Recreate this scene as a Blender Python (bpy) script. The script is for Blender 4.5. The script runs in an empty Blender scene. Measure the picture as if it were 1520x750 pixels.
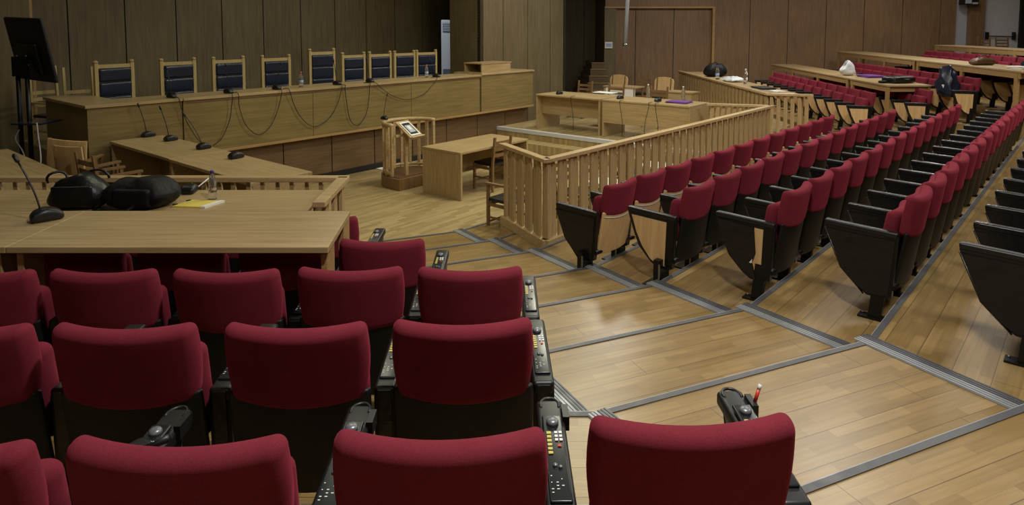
import bpy, bmesh, math, random
from mathutils import Vector, Matrix
random.seed(7)
scene = bpy.context.scene
COL = scene.collection
PI = math.pi
# ------------------------------------------------------------------ camera model
F_PX = 977.0
PITCH = math.radians(4.3)
CY = 42 + F_PX*math.tan(PITCH)
EYE = 2.65
def at(px, py, z):
    """where the photo point (px, py), known to be at height z, stands on the plan"""
    D = EYE - z
    a = math.atan((py-CY)/F_PX) + PITCH
    Y = D/math.tan(a)
    zc = Y*math.cos(PITCH) + D*math.sin(PITCH)
    return Vector(((px-760)/F_PX*zc, Y))
cd = bpy.data.cameras.new('camera')
cam = bpy.data.objects.new('camera', cd); COL.objects.link(cam)
cam.location = (0, 0, EYE); cam.rotation_euler = (PI/2-PITCH, 0, 0)
cd.sensor_fit = 'HORIZONTAL'; cd.sensor_width = 36; cd.lens = F_PX/1520*36
cd.shift_y = -(375-CY)/1520; cd.clip_start = .05; cd.clip_end = 100
scene.camera = cam
# court frame: s runs along the judges' bench, d runs towards it
TH = math.radians(40); ROT = PI/2-TH
def W(s, d, th=TH): return Vector((math.sin(th)*s - math.cos(th)*d, math.cos(th)*s + math.sin(th)*d))
TR = math.radians(42); ROTR = PI/2-TR
def WR(s, d): return W(s, d, TR)
# ------------------------------------------------------------------ materials
def srgb(r, g, b):
    f = lambda c: (c/255/12.92 if c/255 <= .04045 else ((c/255+.055)/1.055)**2.4)
    return (f(r), f(g), f(b), 1)
def mat(name, col, rough=.5, metal=0, spec=.5):
    m = bpy.data.materials.new(name); m.use_nodes = True
    b = m.node_tree.nodes['Principled BSDF']
    b.inputs['Base Color'].default_value = col; b.inputs['Roughness'].default_value = rough
    b.inputs['Metallic'].default_value = metal; b.inputs['Specular IOR Level'].default_value = spec
    return m
def nodes(m): return m.node_tree.nodes, m.node_tree.links, m.node_tree.nodes['Principled BSDF']
def grain(name, dark, light, rough=.45, axis=2, scale=1.0, rot=0.0, spec=.4, bump=.02, fine=1.0):
    """wood with its grain along one axis of the object"""
    m = mat(name, light, rough, 0, spec); N, L, B = nodes(m)
    tc = N.new('ShaderNodeTexCoord'); mp = N.new('ShaderNodeMapping')
    sc = [26*scale*fine]*3; sc[axis] = 1.3*scale
    mp.inputs['Scale'].default_value = sc; mp.inputs['Rotation'].default_value = (0, 0, rot)
    L.new(tc.outputs['Object'], mp.inputs['Vector'])
    n = N.new('ShaderNodeTexNoise'); n.inputs['Scale'].default_value = 1.6; n.inputs['Detail'].default_value = 5
    n.inputs['Roughness'].default_value = .6; n.inputs['Distortion'].default_value = .35
    L.new(mp.outputs['Vector'], n.inputs['Vector'])
    n2 = N.new('ShaderNodeTexNoise'); n2.inputs['Scale'].default_value = .9
    L.new(tc.outputs['Object'], n2.inputs['Vector'])
    mx = N.new('ShaderNodeMath'); mx.operation = 'MULTIPLY_ADD'; mx.inputs[1].default_value = .45; 
    L.new(n2.outputs['Fac'], mx.inputs[0]); L.new(n.outputs['Fac'], mx.inputs[2])
    cr = N.new('ShaderNodeValToRGB'); cr.color_ramp.elements[0].position = .5; cr.color_ramp.elements[1].position = .95
    cr.color_ramp.elements[0].color = dark; cr.color_ramp.elements[1].color = light
    L.new(mx.outputs[0], cr.inputs[0]); L.new(cr.outputs[0], B.inputs['Base Color'])
    bp = N.new('ShaderNodeBump'); bp.inputs['Strength'].default_value = bump; bp.inputs['Distance'].default_value = .01
    L.new(n.outputs['Fac'], bp.inputs['Height']); L.new(bp.outputs[0], B.inputs['Normal'])
    return m
def parquet(name, rot, c1, c2, mortar, rough=.3, length=.9, width=.075):
    m = mat(name, c1, rough, 0, .5); N, L, B = nodes(m)
    tc = N.new('ShaderNodeTexCoord'); mp = N.new('ShaderNodeMapping'); mp.inputs['Rotation'].default_value = (0, 0, -rot)
    L.new(tc.outputs['Object'], mp.inputs['Vector'])
    br = N.new('ShaderNodeTexBrick'); br.inputs['Scale'].default_value = 1
    br.inputs['Brick Width'].default_value = length; br.inputs['Row Height'].default_value = width
    br.inputs['Mortar Size'].default_value = .0012; br.inputs['Mortar Smooth'].default_value = .3
    br.offset = .37; br.offset_frequency = 2; br.squash = .72; br.squash_frequency = 3
    br.inputs['Color1'].default_value = (0, 0, 0, 1); br.inputs['Color2'].default_value = (1, 1, 1, 1); br.inputs['Mortar'].default_value = (.5, .5, .5, 1)
    br.inputs['Bias'].default_value = 0
    L.new(mp.outputs['Vector'], br.inputs['Vector'])
    cr = N.new('ShaderNodeValToRGB'); e = cr.color_ramp.elements; e[0].color = c1; e[1].color = c2; e[0].position = .1; e[1].position = .9
    L.new(br.outputs['Color'], cr.inputs[0])
    m2 = N.new('ShaderNodeMapping'); m2.inputs['Scale'].default_value = (2.2, 34, 1); L.new(mp.outputs['Vector'], m2.inputs['Vector'])
    n = N.new('ShaderNodeTexNoise'); n.inputs['Scale'].default_value = 1.5; n.inputs['Detail'].default_value = 5; L.new(m2.outputs['Vector'], n.inputs['Vector'])
    n3 = N.new('ShaderNodeTexNoise'); n3.inputs['Scale'].default_value = .7; n3.inputs['Detail'].default_value = 3; L.new(tc.outputs['Object'], n3.inputs['Vector'])
    r2 = N.new('ShaderNodeMapRange'); r2.inputs['From Min'].default_value = .3; r2.inputs['From Max'].default_value = .7; r2.inputs['To Min'].default_value = .84; r2.inputs['To Max'].default_value = 1.1
    L.new(n.outputs['Fac'], r2.inputs['Value'])
    mm = N.new('ShaderNodeMix'); mm.data_type = 'RGBA'; mm.blend_type = 'MULTIPLY'; mm.inputs['Factor'].default_value = 1
    L.new(cr.outputs[0], mm.inputs['A']); L.new(r2.outputs[0], mm.inputs['B'])
    b2 = N.new('ShaderNodeTexBrick'); b2.inputs['Scale'].default_value = 1; b2.inputs['Brick Width'].default_value = 2.2; b2.inputs['Row Height'].default_value = width*3
    b2.inputs['Mortar Size'].default_value = .0022; b2.inputs['Mortar Smooth'].default_value = .2; L.new(mp.outputs['Vector'], b2.inputs['Vector'])
    hf = N.new('ShaderNodeMath'); hf.operation = 'MULTIPLY'; hf.inputs[1].default_value = .35; L.new(br.outputs['Fac'], hf.inputs[0])
    mxx = N.new('ShaderNodeMath'); mxx.operation = 'MAXIMUM'; L.new(hf.outputs[0], mxx.inputs[0]); L.new(b2.outputs['Fac'], mxx.inputs[1])
    mo = N.new('ShaderNodeMix'); mo.data_type = 'RGBA'; mo.inputs['B'].default_value = mortar
    L.new(mxx.outputs[0], mo.inputs['Factor']); L.new(mm.outputs['Result'], mo.inputs['A'])
    L.new(mo.outputs['Result'], B.inputs['Base Color'])
    rr = N.new('ShaderNodeMapRange'); rr.inputs['To Min'].default_value = rough-.06; rr.inputs['To Max'].default_value = rough+.1
    L.new(n3.outputs['Fac'], rr.inputs['Value']); L.new(rr.outputs[0], B.inputs['Roughness'])
    return m
def fabric(name, c1, c2, scale=500):
    m = mat(name, c1, .95, 0, .1); N, L, B = nodes(m)
    B.inputs['Sheen Weight'].default_value = .35; B.inputs['Sheen Roughness'].default_value = .45; B.inputs['Sheen Tint'].default_value = srgb(200, 70, 95)
    tc = N.new('ShaderNodeTexCoord'); n = N.new('ShaderNodeTexNoise'); n.inputs['Scale'].default_value = scale; n.inputs['Detail'].default_value = 2
    L.new(tc.outputs['Object'], n.inputs['Vector'])
    n2 = N.new('ShaderNodeTexNoise'); n2.inputs['Scale'].default_value = 6; n2.inputs['Detail'].default_value = 3; L.new(tc.outputs['Object'], n2.inputs['Vector'])
    ad = N.new('ShaderNodeMath'); ad.operation = 'MULTIPLY_ADD'; ad.inputs[1].default_value = .5; L.new(n2.outputs['Fac'], ad.inputs[0]); L.new(n.outputs['Fac'], ad.inputs[2])
    cr = N.new('ShaderNodeValToRGB'); e = cr.color_ramp.elements; e[0].position = .5; e[1].position = 1.0; e[0].color = c1; e[1].color = c2
    L.new(ad.outputs[0], cr.inputs[0]); L.new(cr.outputs[0], B.inputs['Base Color'])
    bp = N.new('ShaderNodeBump'); bp.inputs['Strength'].default_value = .25; bp.inputs['Distance'].default_value = .002
    L.new(n.outputs['Fac'], bp.inputs['Height']); L.new(bp.outputs[0], B.inputs['Normal'])
    return m
def crumple(name, col, rough=.35, scale=9, strength=.5, spec=.5):
    m = mat(name, col, rough, 0, spec); N, L, B = nodes(m)
    tc = N.new('ShaderNodeTexCoord'); n = N.new('ShaderNodeTexNoise'); n.inputs['Scale'].default_value = scale; n.inputs['Detail'].default_value = 4
    L.new(tc.outputs['Object'], n.inputs['Vector'])
    bp = N.new('ShaderNodeBump'); bp.inputs['Strength'].default_value = strength; bp.inputs['Distance'].default_value = .02
    L.new(n.outputs['Fac'], bp.inputs['Height']); L.new(bp.outputs[0], B.inputs['Normal'])
    return m
def brushed(name, col, rough, metal, axis_rot=0):
    m = mat(name, col, rough, metal); N, L, B = nodes(m)
    tc = N.new('ShaderNodeTexCoord'); n = N.new('ShaderNodeTexNoise'); n.inputs['Scale'].default_value = 14; n.inputs['Detail'].default_value = 5
    L.new(tc.outputs['Object'], n.inputs['Vector'])
    r = N.new('ShaderNodeMapRange'); r.inputs['To Min'].default_value = max(.05, rough-.15); r.inputs['To Max'].default_value = rough+.2
    L.new(n.outputs['Fac'], r.inputs['Value']); L.new(r.outputs[0], B.inputs['Roughness'])
    return m
M = {}
M['wall_olive'] = grain('oak panelling', srgb(92, 80, 56), srgb(116, 103, 74), .55, 2, .7, fine=.8)
M['wall_brown'] = grain('walnut panelling', srgb(112, 88, 64), srgb(140, 112, 83), .5, 2, .7, fine=.8)
M['groove'] = mat('panel groove', srgb(24, 18, 13), .8)
M['bench'] = grain('bench oak', srgb(114, 97, 58), srgb(143, 124, 79), .42, 0, .8)
M['bench_dark'] = grain('bench base walnut', srgb(96, 74, 50), srgb(120, 95, 66), .5, 0, .8)
M['desk_y'] = grain('desk oak front', srgb(152, 129, 90), srgb(186, 161, 118), .38, 1, .8)
M['desk'] = grain('desk oak', srgb(152, 129, 90), srgb(186, 161, 118), .38, 0, .8)
M['desk_edge'] = grain('desk edge oak', srgb(150, 118, 76), srgb(178, 146, 98), .4, 0, .8)
M['zebra'] = grain('straight grained laminate', srgb(150, 126, 88), srgb(188, 164, 122), .45, 2, 1.0)
M['rail'] = grain('railing oak', srgb(160, 133, 92), srgb(196, 170, 126), .42, 2, .9)
M['rail_h'] = grain('handrail oak', srgb(164, 137, 96), srgb(200, 173, 128), .36, 0, .9)
M['chair_wood'] = grain('chair beech', srgb(112, 85, 55), srgb(142, 111, 75), .4, 2, .9)
M['ply'] = grain('plywood', srgb(196, 160, 108), srgb(224, 190, 138), .42, 2, .8)
M['judge_wood'] = grain('carved oak', srgb(158, 138, 90), srgb(192, 170, 120), .4, 2, .9)
FC1, FC2, FM = srgb(141, 115, 71), srgb(161, 134, 87), srgb(96, 72, 45)
M['floor_court'] = parquet('court parquet', ROT, srgb(158, 137, 94), srgb(182, 161, 116), srgb(112, 93, 60), .3, .5, .065)
M['floor_aisle'] = parquet('aisle boards', math.atan2(.42, 1), FC1, FC2, FM, .3, .52, .062)
M['floor_right'] = parquet('right bank parquet', ROTR, FC1, FC2, FM, .32, .45, .062)
M['floor_left'] = parquet('near bank parquet', 0, FC1, FC2, FM, .35, .52, .062)
M['nosing'] = brushed('grey nosing', srgb(92, 92, 96), .45, .2)
M['strip'] = brushed('aluminium strip', srgb(158, 161, 166), .4, .2)
M['edge_metal'] = brushed('platform edge metal', srgb(205, 208, 214), .4, .1)
M['red'] = fabric('crimson upholstery', srgb(104, 33, 45), srgb(127, 46, 59))
M['black'] = mat('black plastic', srgb(24, 24, 26), .42)
M['black2'] = mat('black steel', srgb(20, 20, 21), .38, .3)
M['shell'] = crumple('black seat shell', srgb(20, 20, 21), .5, 14, .10, .3)
M['cover'] = crumple('black vinyl cover', srgb(22, 22, 24), .33, 7, .6)
M['panel_dark'] = mat('control panel', srgb(22, 26, 32), .3)
M['white'] = mat('white', srgb(225, 225, 225), .5)
M['key_yellow'] = mat('yellow keys', srgb(196, 182, 96), .4)
M['key_red'] = mat('red key', srgb(200, 60, 40), .4)
M['dial'] = mat('grey dial', srgb(120, 124, 128), .35, .4)
M['navy'] = crumple('navy leather', srgb(28, 36, 54), .27, 10, .15)
M['steel'] = mat('steel', srgb(150, 152, 155), .3, .9)
M['grey'] = mat('grey paint', srgb(172, 176, 188), .5)
M['ac'] = mat('white enamel', srgb(226, 232, 244), .4)
M['ac_dark'] = mat('grille grey', srgb(110, 120, 136), .5)
M['paper'] = mat('paper', srgb(232, 230, 222), .8)
M['yellow_paper'] = mat('yellow paper', srgb(222, 204, 96), .8)
M['purple'] = mat('purple plastic', srgb(112, 70, 150), .45)
M['bag_black'] = crumple('black nylon', srgb(15, 15, 17), .6, 18, .5, .3)
M['bag_leather'] = crumple('black leather', srgb(16, 16, 17), .4, 12, .5)
M['bag_brown'] = crumple('brown leather', srgb(92, 64, 40), .5, 12, .4)
M['bag_white'] = crumple('white plastic bag', srgb(214, 218, 222), .4, 22, .8)
M['cable'] = mat('black cable', srgb(14, 13, 13), .5)
M['cable_white'] = mat('white cable', srgb(190, 190, 195), .5)
M['plastic_wall'] = mat('wall paint', srgb(150, 142, 128), .8)
M['ceiling'] = mat('ceiling paint', srgb(150, 146, 138), .9)
M['screen'] = mat('black screen casing', srgb(13, 13, 15), .5)
M['door_white'] = mat('door paint', srgb(205, 206, 212), .5)
M['stair'] = grain('stair oak', srgb(84, 68, 46), srgb(106, 88, 60), .5, 0, .8)
M['cap_blue'] = mat('blue cap', srgb(60, 50, 130), .4)
M['label_blue'] = mat('bottle label', srgb(150, 170, 214), .5)
M['cap_red'] = mat('pink cap', srgb(196, 96, 96), .4)
def glassy():
    m = mat('clear plastic', (.95, .96, .98, 1), .06); N, L, B = nodes(m)
    B.inputs['Transmission Weight'].default_value = .92; B.inputs['IOR'].default_value = 1.25
    return m
M['pet'] = glassy()
def emis(name, col, st):
    m = mat(name, col, .5); N, L, B = nodes(m)
    B.inputs['Emission Color'].default_value = col; B.inputs['Emission Strength'].default_value = st
    return m
M['daylight'] = emis('daylit pane', srgb(220, 232, 245), 1.2)
# ------------------------------------------------------------------ mesh building
class MB:
    def __init__(self): self.v = []; self.f = []; self.m = []; self.s = []; self.mats = []
    def mi(self, k):
        if k not in self.mats: self.mats.append(k)
        return self.mats.index(k)
    def add(self, vs, fs, k, smooth=False, T=None):
        o = len(self.v); i = self.mi(k)
        self.v += [tuple(T @ Vector(p)) if T is not None else tuple(p) for p in vs]
        for f in fs: self.f.append(tuple(o+a for a in f)); self.m.append(i); self.s.append(smooth)
        return self
    def box(self, x0, x1, y0, y1, z0, z1, k, T=None):
        vs = [(x, y, z) for z in (z0, z1) for y in (y0, y1) for x in (x0, x1)]
        return self.add(vs, [(0,2,3,1),(4,5,7,6),(0,1,5,4),(1,3,7,5),(3,2,6,7),(2,0,4,6)], k, False, T)
    def prism(self, poly, a, b, k, axis='z', T=None, smooth=False):
        """extrude a 2D outline: axis z -> (x,y), axis x -> (y,z), axis y -> (x,z)"""
        g = {'z': lambda p, c: (p[0], p[1], c), 'x': lambda p, c: (c, p[0], p[1]), 'y': lambda p, c: (p[0], c, p[1])}[axis]
        n = len(poly); vs = [g(p, a) for p in poly] + [g(p, b) for p in poly]
        fs = [tuple(range(n))[::-1], tuple(range(n, 2*n))] + [(i, (i+1) % n, n+(i+1) % n, n+i) for i in range(n)]
        return self.add(vs, fs, k, smooth, T)
    def tube(self, pts, r, k, n=8, T=None):
        pts = [Vector(p) for p in pts]; m = len(pts); rs = r if isinstance(r, (list, tuple)) else [r]*m
        vs = []; up = None
        for i, p in enumerate(pts):
            t = (pts[min(i+1, m-1)] - pts[max(i-1, 0)]).normalized()
            if up is None: up = Vector((0, 0, 1)) if abs(t.z) < .9 else Vector((1, 0, 0))
            a = t.cross(up).normalized(); up = a.cross(t).normalized()
            for j in range(n):
                q = 2*PI*j/n; vs.append(p + a*(math.cos(q)*rs[i]) + up*(math.sin(q)*rs[i]))
        fs = [(i*n+j, i*n+(j+1) % n, (i+1)*n+(j+1) % n, (i+1)*n+j) for i in range(m-1) for j in range(n)]
        fs += [tuple(range(n))[::-1], tuple(range((m-1)*n, m*n))]
        return self.add(vs, fs, k, True, T)
    def lathe(self, prof, k, n=16, T=None):
        vs = [(r*math.cos(2*PI*j/n), r*math.sin(2*PI*j/n), z) for r, z in prof for j in range(n)]; m = len(prof)
        fs = [(i*n+j, i*n+(j+1) % n, (i+1)*n+(j+1) % n, (i+1)*n+j) for i in range(m-1) for j in range(n)]
        fs += [tuple(range(n))[::-1], tuple(range((m-1)*n, m*n))]
        return self.add(vs, fs, k, True, T)
    def soft(self, w, t, h, r, k, fn=None, nx=8, ny=2, nz=6, T=None):
        """padded block w x t x h about the origin, edges rounded by r, bent by fn"""
        r = min(r, w/2*.98, t/2*.98, h/2*.98)
        def co(a, n):
            e = [r*math.tan(q/3*PI/4) for q in (1, 2, 3)]; inn = a-r
            return [-inn-x for x in e[::-1]] + [-inn+2*inn*i/n for i in range(n+1)] + [inn+x for x in e]
        X, Y, Z = co(w/2, nx), co(t/2, ny), co(h/2, nz); idx = {}; vs = []; fs = []
        def vid(i, j, l):
            if (i, j, l) not in idx:
                p = Vector((X[i], Y[j], Z[l])); q = Vector([max(-(a-r), min(a-r, c)) for c, a in zip(p, (w/2, t/2, h/2))])
                d = p-q
                if d.length > 1e-9: p = q + d.normalized()*r
                idx[(i, j, l)] = len(vs); vs.append(fn(p) if fn else p)
            return idx[(i, j, l)]
        A, Bn, C = len(X)-1, len(Y)-1, len(Z)-1
        for i in range(A):
            for j in range(Bn):
                fs.append((vid(i,j,0), vid(i,j+1,0), vid(i+1,j+1,0), vid(i+1,j,0))); fs.append((vid(i,j,C), vid(i+1,j,C), vid(i+1,j+1,C), vid(i,j+1,C)))
            for l in range(C):
                fs.append((vid(i,0,l), vid(i+1,0,l), vid(i+1,0,l+1), vid(i,0,l+1))); fs.append((vid(i,Bn,l), vid(i,Bn,l+1), vid(i+1,Bn,l+1), vid(i+1,Bn,l)))
        for j in range(Bn):
            for l in range(C):
                fs.append((vid(0,j,l), vid(0,j,l+1), vid(0,j+1,l+1), vid(0,j+1,l))); fs.append((vid(A,j,l), vid(A,j+1,l), vid(A,j+1,l+1), vid(A,j,l+1)))
        return self.add(vs, fs, k, True, T)
    def mesh(self, name):
        me = bpy.data.meshes.new(name); me.from_pydata(self.v, [], self.f)
        for k in self.mats: me.materials.append(M[k])
        me.polygons.foreach_set('material_index', self.m); me.polygons.foreach_set('use_smooth', self.s); me.update()
        return me
def link(name, me, parent=None, loc=None, rz=0, bevel=0):
    o = bpy.data.objects.new(name, me); COL.objects.link(o)
    if parent is not None: o.parent = parent
    if loc is not None: o.location = (loc[0], loc[1], loc[2] if len(loc) > 2 else 0)
    o.rotation_euler = (0, 0, rz)
    if bevel:
        b = o.modifiers.new('soft edges', 'BEVEL'); b.width = bevel; b.segments = 2; b.limit_method = 'ANGLE'
    return o
def part(name, mb, parent, label=None, bevel=0):
    o = link(name, mb if isinstance(mb, bpy.types.Mesh) else mb.mesh(name), parent, bevel=bevel)
    if label: o['label'] = label
    return o
def tag(o, label, cat, group=None):
    o['label'] = label; o['category'] = cat
    if group: o['group'] = group
    return o
def thing(name, label, cat, loc, rz=0, group=None):
    o = bpy.data.objects.new(name, None); COL.objects.link(o); o.empty_display_size = .1
    o.location = (loc[0], loc[1], loc[2]); o.rotation_euler = (0, 0, rz)
    return tag(o, label, cat, group)
def solo(name, mb, label, cat, loc, rz=0, group=None, bevel=0):
    return tag(link(name, mb.mesh(name), None, loc, rz, bevel), label, cat, group)
def struct(name, mb, bevel=0):
    o = link(name, mb.mesh(name), bevel=bevel); o['kind'] = 'structure'; return o
def v3(p, z): return (p[0], p[1], z)
RZ = lambda a: Matrix.Rotation(a, 4, 'Z')
RX = lambda a: Matrix.Rotation(a, 4, 'X')
RY = lambda a: Matrix.Rotation(a, 4, 'Y')
TT = lambda x, y, z: Matrix.Translation((x, y, z))
SF = Matrix.Rotation(ROT, 4, 'Z')            # court frame to world
ORD = ['first','second','third','fourth','fifth','sixth','seventh','eighth','ninth','tenth','eleventh','twelfth','thirteenth','fourteenth','fifteenth','sixteenth']
CACHE = {}
def cached(key, fn):
    if key not in CACHE: CACHE[key] = fn().mesh(key)
    return CACHE[key]
# ------------------------------------------------------------------ floor levels
Kd = {k: 3.57+(k-5)*.79 for k in range(-1, 9)}; Kd.update({8: 5.93, 7: 5.15, 6: 4.38, 5: 3.50, 4: 2.71, 3: 1.86, 2: 1.01, 1: .14, 0: -.66, -1: -1.45})
Ks = {8: 5.60, 7: 5.42, 6: 5.22, 5: 5.02, 4: 4.83, 3: 4.65, 2: 4.45, 1: 4.14, 0: 3.85, -1: 3.55}
K = {k: WR(Ks[k], Kd[k]) for k in Kd}
MY = {8: 7.5, 7: 6.85, 6: 6.2, 5: 5.5, 4: 4.75, 3: 3.98, 2: 3.21, 1: 2.42, 0: 1.63, -1: .8}
Mk = {}
for k in MY:                                   # where each step edge turns square to the near bank
    sl = .43; Mk[k] = Vector((K[k].x - (K[k].y-MY[k])/sl, MY[k]))
FAR = {k: WR(15.5, Kd[k]) for k in Kd}
LX = {8: -2.05, 7: -1.62, 6: -1.62}
def line(k): return [Vector((min(LX.get(k, -7), Mk[k].x-.02), MY[k])), Mk[k], K[k], FAR[k]]
def slab(mb, poly, z0, z1, k):
    n = len(poly); vs = [(p[0], p[1], z0) for p in poly] + [(p[0], p[1], z1) for p in poly]
    mb.add(vs, [tuple(range(n, 2*n))] + [(i, (i+1) % n, n+(i+1) % n, n+i) for i in range(n)], k)
def quad_ccw(p):
    a = sum(p[i][0]*p[(i+1) % len(p)][1] - p[(i+1) % len(p)][0]*p[i][1] for i in range(len(p)))
    return p if a > 0 else p[::-1]
mb = MB(); slab(mb, [(-16, -6), (22, -6), (22, 27), (-16, 27)], -.2, 0, 'floor_court'); struct('floor', mb)
for k in range(8, -1, -1):
    z = .1*(9-k); a, b = line(k), line(k-1)
    if k == 0: b = [Vector((-7, -4)), Vector((2.0, -4)), Vector((7, -4)), Vector((16, 6))]
    mb = MB()
    lx = a[0].x; bb = [Vector((lx, b[0].y)) if lx > -3 else b[0]] + b[1:]
    for i, m in enumerate(('floor_left', 'floor_aisle', 'floor_right')):
        q = [a[i], a[i+1], bb[i+1], bb[i]]
        if i == 0 and bb[0].x > bb[1].x: q = [a[0], a[1], bb[1]]
        slab(mb, quad_ccw([tuple(p) for p in q]), z-.1 if k < 8 else .005, z, m)
    struct('floor', mb)
def ribbon(mb, pts, w, z, k, side=0, h=.006):
    """thin strip laid along a line; side -1 lies on the near side of it"""
    for i in range(len(pts)-1):
        a, b = Vector(pts[i]), Vector(pts[i+1]); t = (b-a).normalized(); n = Vector((-t.y, t.x))
        o0, o1 = (-w/2, w/2) if side == 0 else ((-w, 0) if side < 0 else (0, w))
        e = t*(.015 if i else 0)
        slab(mb, quad_ccw([tuple(a-e+n*o0), tuple(b+n*o0), tuple(b+n*o1), tuple(a-e+n*o1)]), z, z+h, k)
for i, k in enumerate(range(8, -1, -1)):
    z = .1*(9-k); mb = MB(); pts = line(k)
    if k >= 6: pts = pts[:3] + [K[k] + (FAR[k]-K[k])*.05]
    ribbon(mb, pts, .038, z, 'nosing', -1); 
    for j in range(len(pts)-1):              # the aluminium lip on the step's face
        a, b = pts[j], pts[j+1]; t = (b-a).normalized(); n = Vector((-t.y, t.x))
        slab(mb, quad_ccw([tuple(a), tuple(b), tuple(b+n*.004), tuple(a+n*.004)]), z-.03, z+.006, 'strip')
    struct('trim_%d' % (i+1), mb)
def ridged(a, b, w, z, n=6):
    mb = MB(); t = (b-a).normalized(); nn = Vector((-t.y, t.x)); st = w/n
    slab(mb, quad_ccw([tuple(a-nn*w/2), tuple(b-nn*w/2), tuple(b+nn*w/2), tuple(a+nn*w/2)]), z, z+.007, 'strip')
    for i in range(n):
        o = -w/2+st*i
        slab(mb, quad_ccw([tuple(a+nn*(o+.2*st)), tuple(b+nn*(o+.2*st)), tuple(b+nn*(o+.75*st)), tuple(a+nn*(o+.75*st))]), z+.007, z+.011, 'strip' if i < n/2 else 'nosing')
    return mb
c = 10
for k in range(8, 0, -1):                     # metal strips where the aisle meets the right bank
    d = (K[k-1]-K[k]).normalized(); struct('trim_%d' % c, ridged(K[k]-d*.05, K[k-1]+d*(-.06), .14, .1*(9-k))); c += 1
for k in range(5, 0, -1):                     # and where it meets the near bank
    d = (Mk[k-1]-Mk[k]).normalized(); struct('trim_%d' % c, ridged(Mk[k], Mk[k-1]-d*.05, .12, .1*(9-k))); c += 1
# ------------------------------------------------------------------ podiums and platforms
def sdpoly(pts): return quad_ccw([tuple(W(s, d)) for s, d in pts])
PZ = .83
mb = MB(); slab(mb, sdpoly([(3.0, 9.92), (12.38, 9.92), (12.38, 10.6), (11.5, 10.6), (11.5, 13.9), (3.0, 13.9)]), 0, PZ, 'floor_court'); struct('floor_podium', mb)
mb = MB(); slab(mb, quad_ccw([(-8.5, 6.06), (-1.66, 6.06), tuple(W(3.9, 5.55)), tuple(W(3.9, 9.72)), tuple(W(2.4, 9.72)), tuple(W(2.2, 13)), (-12, 10)]), .005, .4, 'floor_court'); struct('floor_platform', mb)
mb = MB(); slab(mb, sdpoly([(11.25, 9.9), (11.25, 4.55), (17.3, 4.9), (17.3, 9.9)]), .004, .4, 'floor_court')
for d0, d1 in ((4.55, 9.9),):
    a, b = W(11.25, d0), W(11.25, d1); ribbon(mb, [b, a], .09, .4, 'edge_metal', 1)
    u = W(1, 0); slab(mb, quad_ccw([tuple(a), tuple(b), tuple(b-u*.012), tuple(a-u*.012)]), .33, .406, 'edge_metal')
slab(mb, sdpoly([(10.85, 8.9), (11.25, 8.9), (11.25, 4.55), (10.85, 4.55)]), .004, .2, 'floor_court')
struct('floor_platform', mb)
# banks by the far wall
def bank(x0n, x0f, x1n, x1f, z, y0, y1):
    mb = MB(); slab(mb, quad_ccw([(x0n, y0), (x1n, y0), (x1f, y1), (x0f, y1)]), .006, z, 'floor_right'); struct('floor', mb)
bank(5.15, 5.15, 6.45, 6.75, .36, 13.0, 22.9); bank(6.45, 6.75, 7.62, 8.42, .5, 12.2, 22.9); bank(7.62, 8.42, 8.62, 9.3, .6, 12.2, 22.9)
bank(8.62, 9.3, 9.8, 11.2, .77, 12.0, 22.9); bank(9.8, 11.2, 10.9, 12.6, .95, 11.8, 22.9); bank(10.9, 12.6, 12.2, 13.9, 1.1, 11.8, 22.9); bank(12.2, 13.9, 19.5, 19.5, 1.45, 11.8, 22.9)
# stairs behind the defence tables
mb = MB()
for i in range(6): mb.box(2.3+.09*i, 3.18, 20.6+.42*i, 24.6, .2*i, .2*(i+1)+.25, 'stair'); mb.box(2.3+.09*i, 3.18, 20.57+.42*i, 20.66+.42*i, .2*(i+1)+.25, .2*(i+1)+.27, 'desk_edge')
struct('stairs', mb)
# ------------------------------------------------------------------ walls
CEIL = 5.6
def panelled(name, a, b, width, k, z0=0.0, z1=CEIL, first=0.0, thick=.1, gap=.022, flip=1):
    """wall from a to b (seen side on the right of a->b), panels with dark grooves between"""
    a, b = Vector(a), Vector(b); t = (b-a).normalized(); n = Vector((-t.y, t.x))*flip; L = (b-a).length; mb = MB()
    slab(mb, quad_ccw([tuple(a+n*.02), tuple(b+n*.02), tuple(b+n*thick), tuple(a+n*thick)]), z0, z1, 'groove')
    x = first-width if first > 0 else 0
    while x < L-.01:
        p, q = max(0, x)+ (gap/2 if x > 0 else 0), min(L, x+width)-(gap/2 if x+width < L else 0)
        if q-p > .01: slab(mb, quad_ccw([tuple(a+t*p), tuple(a+t*q), tuple(a+t*q+n*.03), tuple(a+t*p+n*.03)]), z0, z1, k)
        x += width
    for p in (0, L): pass
    return struct(name, mb)
def s_of(px, d): return d*math.tan(math.atan((px-760)/F_PX) + PI/2 - TH)
DB = 13.7
panelled('wall_back', W(2.2, DB), W(11.5, DB), .94, 'wall_olive', 0, CEIL, s_of(103, DB)-2.2)
panelled('wall_left', W(-4, 12.95), W(3.2, 12.95), 1.3, 'wall_olive', 0, CEIL); 
mb = MB(); slab(mb, sdpoly([(3.2, 12.95), (3.24, 12.95), (3.24, 13.75), (3.2, 13.75)]), 0, CEIL, 'desk_edge'); struct('trim_30', mb)
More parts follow.
